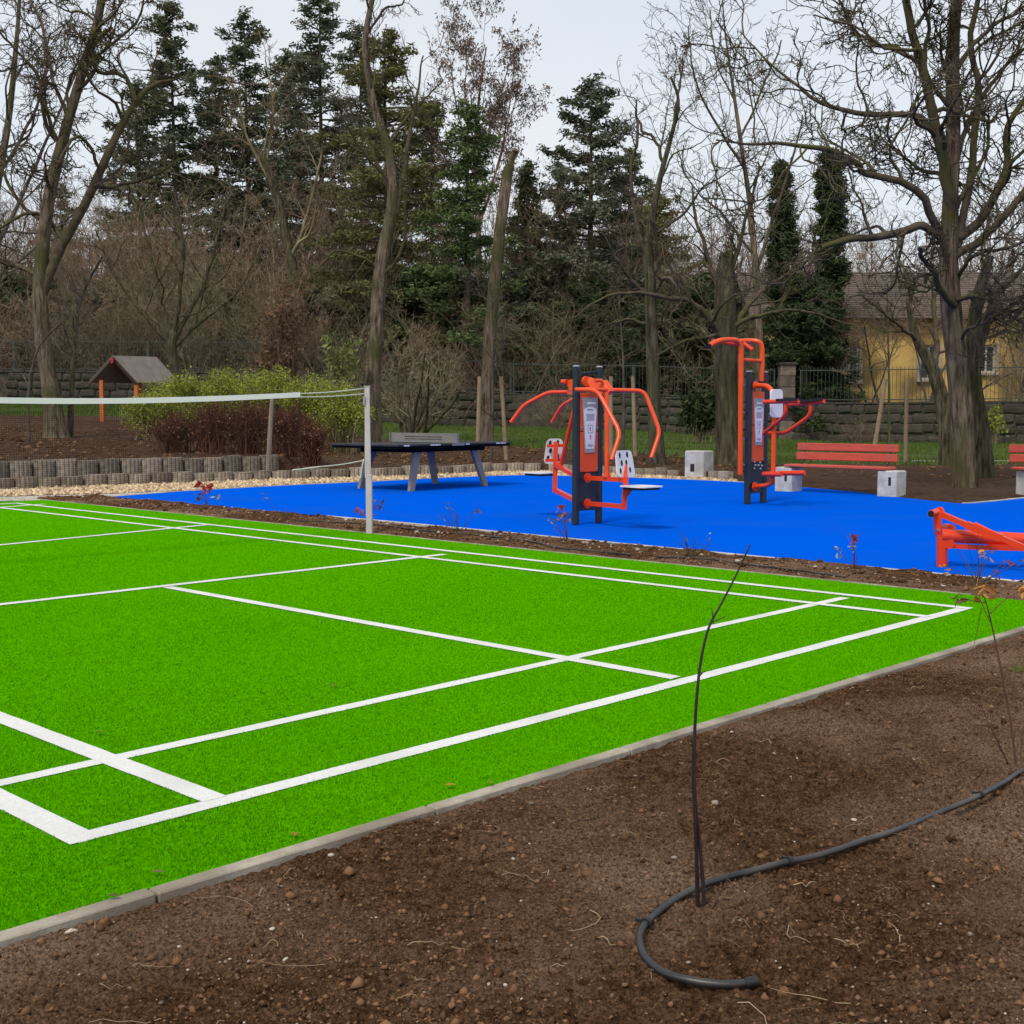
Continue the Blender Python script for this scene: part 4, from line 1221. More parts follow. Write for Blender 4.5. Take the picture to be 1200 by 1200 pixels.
wins = [(1004.5, 404, 447, 23), (945, 404, 447, 23), (1169, 404, 437, 22), (1230, 404, 440, 22), (1100, 404, 445, 22)]
# wall with real openings: strips between the windows
wb = sorted([(P(c - w / 2, 0, HD).x, P(c + w / 2, 0, HD).x, P(0, y1, HD).z, P(0, y0, HD).z) for c, y0, y1, w in wins])
mb = MB(); xcur = hx0
def wbox(x0, x1, z0, z1):
    mb.box(((x0 + x1) / 2, HD + .2, (z0 + z1) / 2), ((x1 - x0) / 2, 0, 0), (0, .2, 0), (0, 0, (z1 - z0) / 2))
for x0, x1, z0, z1 in wb:
    wbox(xcur, x0, -.2, eave); wbox(x0, x1, -.2, z0); wbox(x0, x1, z1, eave); xcur = x1
wbox(xcur, hx1, -.2, eave)
mb.box(((hx0 + .2), HD + 4.2, eave / 2), (.2, 0, 0), (0, 3.79, 0), (0, 0, eave / 2 + .1))
mb.box(((hx1 - .2), HD + 4.2, eave / 2), (.2, 0, 0), (0, 3.79, 0), (0, 0, eave / 2 + .1))
mb.box(((hx0 + hx1) / 2, HD + 8.2, eave / 2), ((hx1 - hx0) / 2, 0, 0), (0, .2, 0), (0, 0, eave / 2 + .1))
mb.build('wall', M['ochre'], hb)
MB().box(((hx0 + hx1) / 2, HD - .03, .55), ((hx1 - hx0) / 2, 0, 0), (0, .025, 0), (0, 0, .7)).build('plinth', M['ochre_dark'], hb)
for x0, x1, z0, z1 in wb:
    xc, zc, hw_, hh_ = (x0 + x1) / 2, (z0 + z1) / 2, (x1 - x0) / 2, (z1 - z0) / 2
    wo = MB()
    for s in (-1, 1):
        wo.box((xc + s * (hw_ - .05), HD + .15, zc), (.05, 0, 0), (0, .04, 0), (0, 0, hh_))
        wo.box((xc, HD + .152, zc + s * (hh_ - .05)), (hw_, 0, 0), (0, .04, 0), (0, 0, .05))
    wo.box((xc, HD + .148, zc), (.04, 0, 0), (0, .04, 0), (0, 0, hh_)); wo.box((xc, HD + .146, zc + hh_ * .35), (hw_, 0, 0), (0, .035, 0), (0, 0, .035))
    w_ = wo.build('window', M['frame_white'], hb)
    for s in (-1, 1):
        MB().box((xc + s * hw_ / 2, HD + .17, zc), (hw_ / 2, 0, 0), (0, .006, 0), (0, 0, hh_)).build('pane', M['glass'], w_)
    MB().bbox(Vector((xc, HD - .06, z0 - .07)), Vector((hw_ + .16, 0, 0)), Vector((0, .12, 0)), Z * .06, .015).build('sill', M['sill'], w_)
    mbx = MB()
    for s in (-1, 1): mbx.box((xc + s * (hw_ + .09), HD - .012, zc), (.08, 0, 0), (0, .015, 0), (0, 0, hh_ + .1))
    mbx.build('surround', M['sill'], w_)
ridge_z = P(600, 322, HD + 4).z
rt = MB(); e0 = HD - .55
rt.prism([(hx0 - .5, e0, eave - .12), (hx0 - .5, HD + 4.2, ridge_z), (hx0 - .5, HD + 8.95, eave - .12), (hx0 - .5, HD + 8.95, eave - .02), (hx0 - .5, HD + 4.2, ridge_z + .12), (hx0 - .5, e0, eave - .02)], (hx1 - hx0 + 1, 0, 0))
ro = rt.build('roof', M['roof_tile'], hb)
nrow = 22
tm = None
for i in range(nrow):                                        # courses of tiles, each a lapped strip
    t0 = i / nrow; t1 = (i + 1.15) / nrow
    y0, z0 = e0 + (HD + 4.2 - e0) * t0, eave - .02 + (ridge_z + .12 - eave + .02) * t0
    y1, z1 = e0 + (HD + 4.2 - e0) * min(t1, 1), eave - .02 + (ridge_z + .12 - eave + .02) * min(t1, 1)
    nt_ = 150; vs = []
    for j in range(nt_ + 1):
        x = hx0 - .5 + (hx1 - hx0 + 1) * j / nt_; b_ = .03 * (j % 2)
        vs += [(x, y0, z0 + .07 + b_), (x, y1, z1 + .02 + b_), (x, y0, z0 + .0 + b_)]
    fs = [(3 * j, 3 * j + 3, 3 * j + 4, 3 * j + 1) for j in range(nt_)] + [(3 * j + 2, 3 * j + 5, 3 * j + 3, 3 * j) for j in range(nt_)]
    MB().add(vs, fs).build('tile_course', M['roof_tile'], ro)
for q in range(0, 2):
    gx = MB().tube([(hx0 - .5, e0 - .06, eave - .08), (hx1 + .5, e0 - .06, eave - .08)], .07, 8) if q == 0 else None
    if gx: gx.build('gutter', M['ochre_dark'], hb)

# ------------------------------------------------------------------ playhouse
M['hut_wood'] = mat('hut_post', (.52, .15, .035), (.42, .11, .03), scale=5, rough=.7)
M['hut_roof'] = mat('hut_roof', (.15, .125, .11), (.21, .18, .16), scale=4, rough=.9, bump=.15)
M['hut_green'] = mat('hut_green', (.030, .14, .045), (.022, .11, .035), scale=4, rough=.7)
M['hut_dark'] = mat('hut_trim', (.05, .028, .022), rough=.8)
M['hut_red'] = mat('hut_red', (.52, .02, .035), rough=.6)
HP = 42.0
hg = ground_at(150, HP)
hut = thing('playhouse', hg, 'small wooden playhouse with grey brown pitched roof and orange posts', 'playhouse')
def hp(px, py, d=HP): return P(px, py, d)
apex, el, er = hp(132, 418, HP), hp(107, 445.5, HP), hp(158, 446, HP)
rv_ = hp(183, 419.5, HP + 1.6) - apex                        # ridge vector
for a, b, nm in ((apex, er, 'roof_panel'), (apex, el, 'roof_panel')):
    dn = (b - a).normalized(); up_ = rv_.normalized().cross(dn); up_ = up_ if up_.z > 0 else -up_
    ov = dn * .12
    MB().prism([a - dn * .02, b + ov, b + ov + rv_, a + rv_ - dn * .02], up_ * .04).build(nm, M['hut_roof'], hut)
    MB().prism([a - up_ * .1, b - up_ * .1 + ov, b + ov, a], rv_.normalized() * -.03).build('barge_board', M['hut_dark'], hut)
MB().disc(apex - Z * .14 - rv_.normalized() * .05, rv_, .10, .03, 6).build('gable_emblem', M['hut_red'], hut)
MB().prism([apex - Z * .08 + rv_ * .97, el + rv_ * .97, er + rv_ * .97], rv_.normalized() * .03).build('rear_gable', M['hut_dark'], hut)
for q in (el + (er - el) * .17, el + (er - el) * .97):
    for s in (0.06, .94):
        t_ = q + rv_ * s; g = ground_xy(t_.x, t_.y) - .08
        MB().bbox(Vector((t_.x, t_.y, (t_.z + g) / 2)), Vector((.065, 0, 0)), Vector((0, .065, 0)), Z * ((t_.z - g) / 2), .012).build('post', M['hut_wood'], hut)
a, b = el + (er - el) * .2, el + (er - el) * .95
for k in range(9):
    t0 = a.lerp(b, (k + .5) / 9) + rv_ * .94; g = ground_xy(t0.x, t0.y) - .02
    MB().box(Vector((t0.x, t0.y, g + .42)), (b - a) / 9 * .46, rv_.normalized() * .015, Z * .36).build('wall_board', M['hut_green'], hut)
t0 = a.lerp(b, .5) + rv_ * .9
MB().box(Vector((t0.x, t0.y, ground_xy(t0.x, t0.y) + .82)), (b - a) * .5, rv_.normalized() * .06, Z * .025).build('counter', M['hut_dark'], hut)
# ------------------------------------------------------------------ trees
def vegm(n, c1, c2, **k): M[n] = mat(n, c1, c2, attr=True, rough=.8, spec=.15, trans=k.pop('trans', .2), **k)
M['bark'] = mat('bark', (.038, .029, .020), (.27, .21, .155), scale=14, rough=.95, bump=1., bscale=22, stretch=(1, 1, .16), c3=(.085, .086, .034), s3=.9, bdist=.06, spec=.1, hi3=.66)
M['bark_moss'] = mat('bark_moss', (.026, .023, .014), (.165, .142, .095), scale=14, rough=.95, bump=1., bscale=22, stretch=(1, 1, .16), c3=(.050, .060, .018), s3=.9, bdist=.06, spec=.1, hi3=.85)
M['limb'] = mat('limb_bark', (.042, .032, .023), (.13, .10, .074), scale=6, rough=.95, bump=.5, bscale=20, c3=(.080, .080, .030), s3=.8, spec=.1, hi3=.68)
M['limb_grey'] = mat('limb_bark_grey', (.055, .047, .039), (.13, .112, .093), scale=3, rough=.95, spec=.1)
M['twig_brown'] = mat('twig_brown', (.135, .092, .062), (.31, .225, .16), scale=.9, rough=.95, spec=.1, rand=.25)
M['twig_olive'] = mat('twig_olive', (.115, .098, .055), (.28, .24, .15), scale=.9, rough=.95, spec=.1, rand=.25)
M['twig_red'] = mat('twig_red', (.060, .022, .015), (.16, .068, .045), scale=2, rough=.9, spec=.15)
M['cut_wood'] = mat('cut_wood', (.20, .15, .10), (.28, .22, .15), scale=8, rough=.9)
vegm('needle_dark', (.042, .055, .030), (.158, .172, .100))
vegm('needle_blue', (.044, .056, .036), (.178, .188, .122))
vegm('needle_olive', (.070, .078, .026), (.24, .24, .10))
vegm('needle_green', (.044, .070, .024), (.155, .20, .076))
vegm('ivy', (.020, .034, .013), (.075, .102, .042))
vegm('leaf_brown', (.11, .075, .060), (.30, .225, .185))
vegm('leaf_yellow', (.16, .20, .018), (.44, .50, .085), trans=.35)
vegm('leaf_pale', (.12, .15, .04), (.30, .33, .12), trans=.3)
vegm('leaf_rust', (.12, .066, .036), (.27, .165, .095))
vegm('leaf_orange', (.42, .17, .05), (.62, .34, .11), trans=.3)
vegm('leaf_red', (.30, .030, .025), (.58, .13, .07), trans=.3)
vegm('leaf_silver', (.16, .20, .20), (.36, .40, .38), trans=.2)

def root_tree(name, base, label, cat_='tree', group=None): return thing(name, base, label, cat_, group)

def traced_tree(label, depth, trunk, limbs, seed, levels, trunk_mat='bark', limb_mat='limb', twig_mat='limb', cut=False, ridge=.1, spread=.9, flare=.35, k=40, name='bare_tree', grp=None, rs=.74, ncyc=14):
    """trunk: [(px, py, r)...]; limbs: [(dy, [(px, py, r)...])]"""
    rng = np.random.default_rng(seed)
    pts = [np.array(P(x, y, depth)) for x, y, r in trunk]; rad = [r * rs for _, _, r in trunk]
    g = ground_xy(pts[0][0], pts[0][1])
    pts[0][2] = g - .12
    base = Vector(pts[0]); base.z = g
    root = root_tree(name, base, label, group=grp)
    V, F, q, r = bark_trunk(pts, rad, n=70, k=k, ridge=ridge, seed=seed, flare=flare, cut=cut, ncyc=ncyc)
    obj('trunk', mesh_np('t', V, F, smooth=True), M[trunk_mat], root)
    L = []
    n = 22
    for sp, lm in limbs:
        m_ = len(lm); lp = np.array([np.array(P(x, y, depth + sp * (i / (m_ - 1)))) for i, (x, y, r_) in enumerate(lm)])
        lq, lr = resample(lp, [r_ * rs for *_, r_ in lm], n)
        lq[1:] += rng.normal(0, .05, (n - 1, 3)).cumsum(0) * .35
        L.append((lq, lr))
    parts_limb, parts_twig = [], []
    Lp = np.array([a for a, _ in L]) if L else np.zeros((0, n, 3)); Lr = np.array([b for _, b in L]) if L else np.zeros((0, n))
    if len(L): parts_limb.append(tubes_np(Lp, Lr, 8))
    tq, tr = resample(pts, rad, n)
    cur_p, cur_r = Lp, Lr
    if levels.get('trunk', 0):
        sp_, sr_ = sprout(tq[None], tr[None], levels['trunk'], rng, tmin=levels.get('tmin', .35), tmax=.98, ang=(.5, 1.15), ln=levels.get('tln', (.18, .4)), rf=.4, n=n, wob=.14, up=.05, rend=.15)
        parts_limb.append(tubes_np(sp_, sr_, 7)); cur_p = np.concatenate([cur_p, sp_]); cur_r = np.concatenate([cur_r, sr_])
    specs = levels['sprouts']
    for li, (kk, ln, n_, wob, up, sides, rf, rm) in enumerate(specs):
        cp, cr = sprout(cur_p, cur_r, kk, rng, tmin=.18, ang=(.45, 1.2), ln=ln, rf=rf, n=n_, wob=wob, up=up, rmin=rm)
        (parts_limb if li == 0 else parts_twig).append(tubes_np(cp, cr, sides))
        cur_p, cur_r = cp, cr
    if parts_limb:
        v, f = cat(parts_limb); obj('limbs', mesh_np('t', v, f, smooth=True), M[limb_mat], root)
    if parts_twig:
        v, f = cat(parts_twig); obj('twigs', mesh_np('t', v, f), M[twig_mat], root)['kind'] = 'stuff'
    return root, q, r, cur_p

# the big furrowed tree on the right
traced_tree('big furrowed bare tree with wide crooked limbs between the two red benches', 21.3,
    [(1131, 573, .30), (1128, 510, .27), (1123, 440, .265), (1116, 380, .25), (1112, 320, .235), (1113, 250, .20), (1117, 150, .17), (1117, 60, .155), (1125, -40, .13)],
    [(-.6, [(1113, 255, .16), (1102, 185, .15), (1085, 125, .13), (1072, 60, .115), (1062, 0, .10), (1050, -50, .08)]),
     (-1.6, [(1110, 300, .11), (1090, 250, .105), (1068, 216, .10), (1012, 203, .085), (1004, 188, .085), (966, 170, .07), (925, 166, .05), (880, 162, .035), (835, 155, .02)]),
     (1.2, [(1098, 165, .09), (1078, 140, .085), (1040, 134, .08), (1000, 131, .07), (962, 118, .055), (925, 95, .04), (880, 60, .025), (862, 40, .015)]),
     (-.8, [(1108, 285, .12), (1080, 268, .11), (1045, 278, .10), (1000, 284, .09), (968, 296, .05), (945, 318, .03)]),
     (.8, [(1122, 280, .13), (1150, 250, .12), (1170, 205, .105), (1176, 160, .09), (1195, 120, .07), (1230, 90, .05)]),
     (-1.0, [(1118, 300, .12), (1155, 275, .10), (1190, 240, .085), (1230, 190, .07), (1270, 150, .04)]),
     (.5, [(1122, 290, .11), (1136, 200, .10), (1143, 110, .09), (1132, 40, .08), (1150, -40, .06)]),
     (-1.4, [(1120, 360, .09), (1100, 335, .08), (1085, 300, .06), (1080, 285, .05)]),
     (-1.8, [(1118, 355, .07), (1140, 345, .06), (1175, 350, .05), (1220, 335, .03)]),
     (1.6, [(1114, 210, .08), (1135, 150, .07), (1175, 90, .05), (1215, 50, .04), (1250, 20, .03)]),
     (-2.2, [(1122, 330, .06), (1145, 300, .05), (1180, 290, .04), (1230, 280, .03)]),
     (.4, [(1075, 75, .06), (1040, 55, .05), (1010, 30, .04), (985, -20, .03)]),
     (-.8, [(1116, 130, .07), (1090, 80, .06), (1100, 20, .05), (1085, -40, .04)]),
     (1.0, [(1115, 90, .07), (1150, 40, .06), (1190, 10, .04), (1220, -20, .03)]),
     (-1.6, [(1125, 400, .05), (1140, 385, .04), (1165, 372, .03), (1210, 395, .02)])],
    3, {'trunk': 4, 'tmin': .5, 'sprouts': [(8, (.32, .75), 12, .26, .03, 5, .5, .016), (6, (.3, .7), 8, .32, .04, 4, .6, .010), (5, (.35, .7), 6, .34, .03, 3, .6, .0075), (2, (.4, .8), 4, .34, .02, 3, .7, .006)]}, ridge=.22, k=72, flare=.16, ncyc=20, rs=.64)
# its mossy neighbour
traced_tree('mossy forked trunk standing close behind the big furrowed tree', 24.6,
    [(1155, 551, .24), (1150, 500, .20), (1142, 450, .18), (1140, 400, .17), (1146, 350, .15), (1160, 300, .10)],
    [(.3, [(1143, 430, .13), (1158, 400, .10), (1172, 350, .08), (1210, 310, .05)]), (-.5, [(1141, 415, .08), (1150, 380, .07), (1175, 365, .05), (1215, 360, .03)])],
    31, {'sprouts': [(6, (.3, .6), 9, .25, .02, 6, .5, .009), (6, (.3, .6), 6, .3, .02, 4, .55, .006), (4, (.3, .6), 4, .3, .02, 3, .6, .004)]}, trunk_mat='bark_moss', ridge=.16)
traced_tree('leaning forked tree behind the big furrowed tree, in front of the yellow house', 30.5,
    [(1112, 545, .26), (1106, 480, .22), (1096, 440, .20), (1084, 415, .17), (1072, 390, .13), (1064, 350, .09)],
    [(.5, [(1092, 432, .12), (1095, 400, .10), (1090, 360, .07), (1098, 310, .05)]), (-.7, [(1075, 398, .07), (1050, 375, .05), (1020, 350, .03)])],
    32, {'sprouts': [(7, (.35, .7), 9, .22, .04, 6, .5, .010), (6, (.3, .6), 6, .28, .04, 4, .55, .007), (4, (.3, .6), 4, .3, .02, 3, .6, .005)]}, trunk_mat='bark_moss', ridge=.14)
# tall tree at the left
traced_tree('tall bare tree with forked leaning trunk beside the playhouse', 31.0,
    [(66, 509, .34), (58, 450, .27), (50, 390, .25), (48, 320, .23), (58, 230, .20), (75, 160, .175), (95, 90, .145), (115, 20, .125), (124, -40, .11)],
    [(.5, [(50, 345, .17), (70, 296, .165), (108, 222, .15), (140, 150, .13), (160, 116, .115), (182, 96, .06), (205, 90, .03)]),
     (-.5, [(158, 118, .09), (148, 88, .07), (120, 82, .06), (112, 60, .05), (125, 30, .03)]),
     (1.0, [(49, 330, .10), (28, 314, .09), (0, 308, .075), (-50, 290, .05)]),
     (-1.2, [(66, 165, .08), (52, 140, .07), (42, 90, .055), (12, 55, .04), (-20, 20, .03)]),
     (1.5, [(80, 140, .07), (60, 100, .06), (45, 40, .05), (20, -10, .04)]),
     (-.9, [(88, 110, .07), (112, 80, .06), (108, 45, .05), (140, 10, .03)]),
     (.6, [(100, 75, .06), (140, 50, .05), (170, 20, .04), (175, -20, .03)]),
     (1.8, [(54, 260, .07), (25, 230, .06), (0, 190, .05), (-40, 170, .04)]),
     (-1.5, [(118, 205, .06), (90, 160, .05), (60, 190, .03)]),
     (1.0, [(110, 218, .06), (135, 200, .05), (150, 160, .04), (140, 110, .03)])],
    4, {'trunk': 6, 'tmin': .45, 'sprouts': [(7, (.3, .65), 11, .26, .0, 5, .5, .018), (6, (.3, .65), 7, .32, .0, 4, .6, .012), (6, (.35, .7), 5, .34, -.02, 3, .6, .009)]}, ridge=.09)
# leaning pale trunk in the middle
traced_tree('tall bare tree with bent grey trunk behind the table tennis table', 33.5,
    [(438, 516, .40), (437, 450, .33), (440, 400, .31), (447, 310, .29), (460, 240, .26), (456, 180, .19), (440, 130, .155), (428, 60, .14), (436, 0, .12), (446, -40, .10)],
    [(.5, [(464, 250, .15), (476, 190, .10), (484, 140, .075), (496, 100, .05), (502, 60, .03)]),
     (-.7, [(446, 320, .08), (425, 300, .06), (395, 290, .05), (370, 310, .03)]),
     (.8, [(431, 40, .06), (445, 15, .05), (468, 8, .04), (478, -5, .03)]),
     (1.2, [(455, 170, .07), (480, 130, .05), (515, 90, .03)]),
     (-1.0, [(458, 215, .06), (425, 180, .05), (400, 130, .03)]),
     (-.5, [(445, 330, .09), (470, 300, .07), (478, 250, .05), (470, 200, .04)]),
     (.3, [(436, 480, .06), (415, 440, .05), (430, 380, .05), (445, 340, .03)])],
    5, {'trunk': 5, 'tmin': .4, 'sprouts': [(6, (.3, .6), 10, .22, .06, 6, .5, .010), (6, (.3, .6), 6, .26, .05, 4, .55, .007), (4, (.3, .6), 4, .3, .02, 3, .6, .005)]}, ridge=.08, rs=.62)
# dead topped trunk
rt_, q_, r_, _c = traced_tree('tall dead tree trunk sawn off at the top, mossy at the base', 37.0,
    [(569, 511, .42), (571, 440, .36), (575, 380, .34), (584, 290, .31), (592, 225, .28), (596, 196, .24)],
    [(.1, [(595, 205, .17), (599, 190, .16), (604, 178, .15)])], 6, {'sprouts': [(1, (.3, .5), 6, .2, .1, 5, .12, .012)]}, trunk_mat='bark', limb_mat='bark', cut=True, ridge=.09, rs=.56)
tp_ = P(604.3, 176.6, 37.1)
MB().disc(tp_, (.25, 0, 1), .085, .03, 14).build('cut_face', M['cut_wood'], rt_)
# ivy-dark forked tree
traced_tree('dark mossy tree with crooked upper limbs behind the press station', 27.0,
    [(770, 549, .24), (767, 480, .19), (764, 400, .175), (762, 330, .155), (760, 280, .13), (772, 215, .08), (785, 165, .065), (795, 120, .045), (786, 90, .03)],
    [(.5, [(760, 300, .08), (745, 250, .06), (740, 200, .05), (748, 150, .04), (742, 120, .02)]), (-.7, [(763, 345, .07), (740, 330, .05), (720, 300, .035), (705, 270, .02)]),
     (.7, [(778, 195, .05), (770, 165, .045), (755, 150, .04), (752, 125, .03)]), (-.5, [(762, 345, .06), (785, 330, .05), (805, 350, .03)]), (.4, [(790, 140, .04), (800, 100, .03), (812, 70, .02)]),
     (1.0, [(764, 380, .05), (740, 375, .04), (710, 390, .03), (690, 420, .02)])],
    8, {'trunk': 6, 'tmin': .3, 'sprouts': [(6, (.3, .6), 9, .26, .04, 5, .5, .008), (5, (.3, .6), 6, .3, .03, 4, .55, .006), (4, (.3, .6), 4, .3, .02, 3, .6, .0045)]}, trunk_mat='bark_moss', ridge=.13)
# thick mossy stump tree
traced_tree('thick mossy topped trunk with long low side branches behind the concrete block', 27.2,
    [(857, 556, .37), (853, 490, .32), (851, 430, .31), (850, 370, .30), (851, 320, .25), (852, 296, .17)],
    [(-1.2, [(846, 405, .12), (836, 378, .10), (815, 358, .08), (790, 352, .07), (750, 345, .05), (710, 352, .035), (680, 372, .02)]),
     (.8, [(856, 390, .11), (872, 362, .085), (895, 340, .06), (930, 315, .04), (965, 300, .025)]),
     (-.8, [(858, 385, .08), (885, 372, .06), (925, 365, .045), (970, 372, .03), (1010, 385, .02)]),
     (1.2, [(848, 360, .09), (835, 320, .07), (820, 270, .05), (815, 220, .03)]), (-.4, [(853, 330, .08), (868, 290, .06), (880, 240, .04), (890, 190, .025)]),
     (-1.6, [(850, 400, .07), (825, 395, .05), (790, 400, .03), (760, 420, .02)])],
    9, {'trunk': 4, 'sprouts': [(8, (.3, .6), 10, .25, .05, 5, .5, .008), (6, (.3, .6), 6, .3, .04, 4, .55, .006), (4, (.3, .6), 4, .3, .02, 3, .6, .0045)]}, trunk_mat='bark_moss', ridge=.16, k=40, cut=True)
traced_tree('slender tall bare tree rising behind the topped mossy trunk', 38.0,
    [(893, 520, .2), (890, 420, .16), (886, 330, .14), (880, 250, .11), (870, 180, .085), (860, 110, .06), (850, 40, .035), (846, -10, .02)],
    [(.6, [(886, 320, .08), (905, 260, .065), (925, 200, .05), (940, 130, .03)]), (-.8, [(874, 200, .06), (845, 150, .05), (815, 90, .035), (805, 30, .02)]),
     (-.6, [(884, 300, .06), (850, 250, .05), (820, 220, .03), (800, 170, .02)]), (.9, [(868, 165, .05), (890, 110, .04), (915, 50, .03)]), (.4, [(862, 120, .04), (840, 70, .03), (830, 10, .02)])],
    10, {'trunk': 7, 'tmin': .3, 'tln': (.2, .45), 'sprouts': [(6, (.35, .65), 9, .2, .06, 5, .5, .010), (6, (.3, .6), 6, .26, .05, 4, .55, .007), (4, (.3, .6), 4, .3, .02, 3, .6, .0055)]}, ridge=.07)
traced_tree('pale bare tree at the end of the court behind the tall forked tree', 46.0,
    [(-20, 480, .3), (-15, 380, .26), (-10, 260, .22), (10, 140, .15), (20, 40, .1), (25, -40, .07)],
    [(1, [(-12, 300, .13), (20, 240, .10), (60, 150, .07), (95, 60, .04)]), (-1, [(-10, 250, .12), (-40, 160, .09), (-30, 60, .05)]), (.5, [(0, 200, .1), (40, 130, .07), (60, 40, .04)]), (1, [(-12, 330, .1), (30, 300, .07), (90, 250, .04)])],
    12, {'trunk': 6, 'sprouts': [(7, (.35, .65), 9, .2, .05, 5, .5, .014), (6, (.3, .6), 6, .26, .05, 4, .55, .010), (4, (.3, .6), 4, .3, .02, 3, .6, .008)]}, limb_mat='limb_grey', twig_mat='limb_grey', ridge=.07)
traced_tree('rounded bare tree with many upright limbs behind the playhouse', 53.0,
    [(206, 472, .34), (204, 430, .28), (202, 405, .26), (206, 385, .2)],
    [(.8, [(204, 405, .14), (185, 350, .11), (170, 290, .08), (155, 235, .04)]), (-.8, [(203, 400, .14), (212, 340, .11), (215, 280, .08), (205, 220, .04)]),
     (.4, [(205, 398, .14), (235, 340, .11), (250, 290, .08), (262, 240, .04)]), (-.4, [(203, 410, .12), (165, 360, .1), (135, 320, .07), (115, 270, .04)]), (.9, [(206, 405, .12), (245, 370, .1), (285, 335, .07), (305, 280, .04)])],
    13, {'sprouts': [(8, (.3, .6), 9, .2, .06, 5, .5, .016), (6, (.3, .6), 6, .26, .05, 4, .55, .012), (5, (.3, .6), 4, .3, .02, 3, .6, .010)]}, limb_mat='bark_moss', twig_mat='twig_olive', trunk_mat='bark_moss', ridge=.08)
traced_tree('old leaning mossy trunk deep in the thicket behind the playhouse', 64.0,
    [(352, 440, .4), (348, 360, .36), (338, 290, .32), (322, 225, .28), (308, 180, .2)],
    [(.5, [(345, 300, .14), (365, 240, .1), (380, 170, .06)]), (.5, [(318, 215, .12), (290, 160, .08), (280, 110, .05)]), (-.5, [(312, 190, .1), (322, 130, .07), (312, 70, .04)])],
    14, {'trunk': 5, 'sprouts': [(7, (.35, .7), 9, .22, .05, 5, .5, .018), (6, (.3, .6), 6, .26, .05, 4, .55, .013), (4, (.3, .6), 4, .3, .02, 3, .6, .011)]}, trunk_mat='bark_moss', limb_mat='twig_olive', twig_mat='twig_brown', ridge=.08)

# slim young trees held by the stakes
for label, d, tr_, sd in (('slim young tree tied between two stakes behind the table tennis table', 29.3, [(575, 548, .05), (577, 480, .045), (577, 410, .035), (575, 360, .02), (574, 330, .012)], 41),
                          ('slim young tree between the stakes behind the press station', 31.3, [(730, 545, .055), (731, 470, .05), (730, 420, .035), (727, 370, .02), (725, 340, .012)], 42),
                          ('slim mossy sapling in front of the yellow house fence', 43.0, [(1042, 522, .08), (1042, 460, .065), (1041, 410, .045), (1040, 360, .03), (1040, 330, .015)], 43),
                          ('slim bare sapling standing close beside the tall forked tree', 29.0, [(34, 525, .06), (33, 470, .05), (38, 430, .04), (50, 400, .03), (80, 370, .015)], 44),
                          ('mossy thin stem beside the forked tree and the playhouse', 31.5, [(82, 508, .11), (84, 450, .10), (88, 400, .08), (95, 350, .05), (120, 300, .03)], 45)):
    traced_tree(label, d, tr_, [], sd, {'trunk': 12, 'tmin': .35, 'tln': (.2, .42), 'sprouts': [(6, (.3, .6), 6, .2, .08, 4, .6, .005), (4, (.3, .6), 4, .25, .05, 3, .6, .004)]}, name='young_tree', trunk_mat='bark_moss' if sd in (43, 45) else 'limb_grey', limb_mat='limb_grey', twig_mat='limb_grey', ridge=.02, k=8, flare=.1)
# stake ties
for a, b, d in (((562, 476), (578, 488), 29.0), ((578, 488), (590, 500), 29.4), ((1030, 482), (1043, 490), 43.3)):
    pa, pb = P(*a, d), P(*b, d); mid = (pa + pb) / 2 - Z * .05
    tag(MB().tube([pa, mid, pb], .011, 6, bend=.1).build('tree_tie', M['black'], None), 'black strap tying a young tree to its stake', 'strap', 'tree ties')

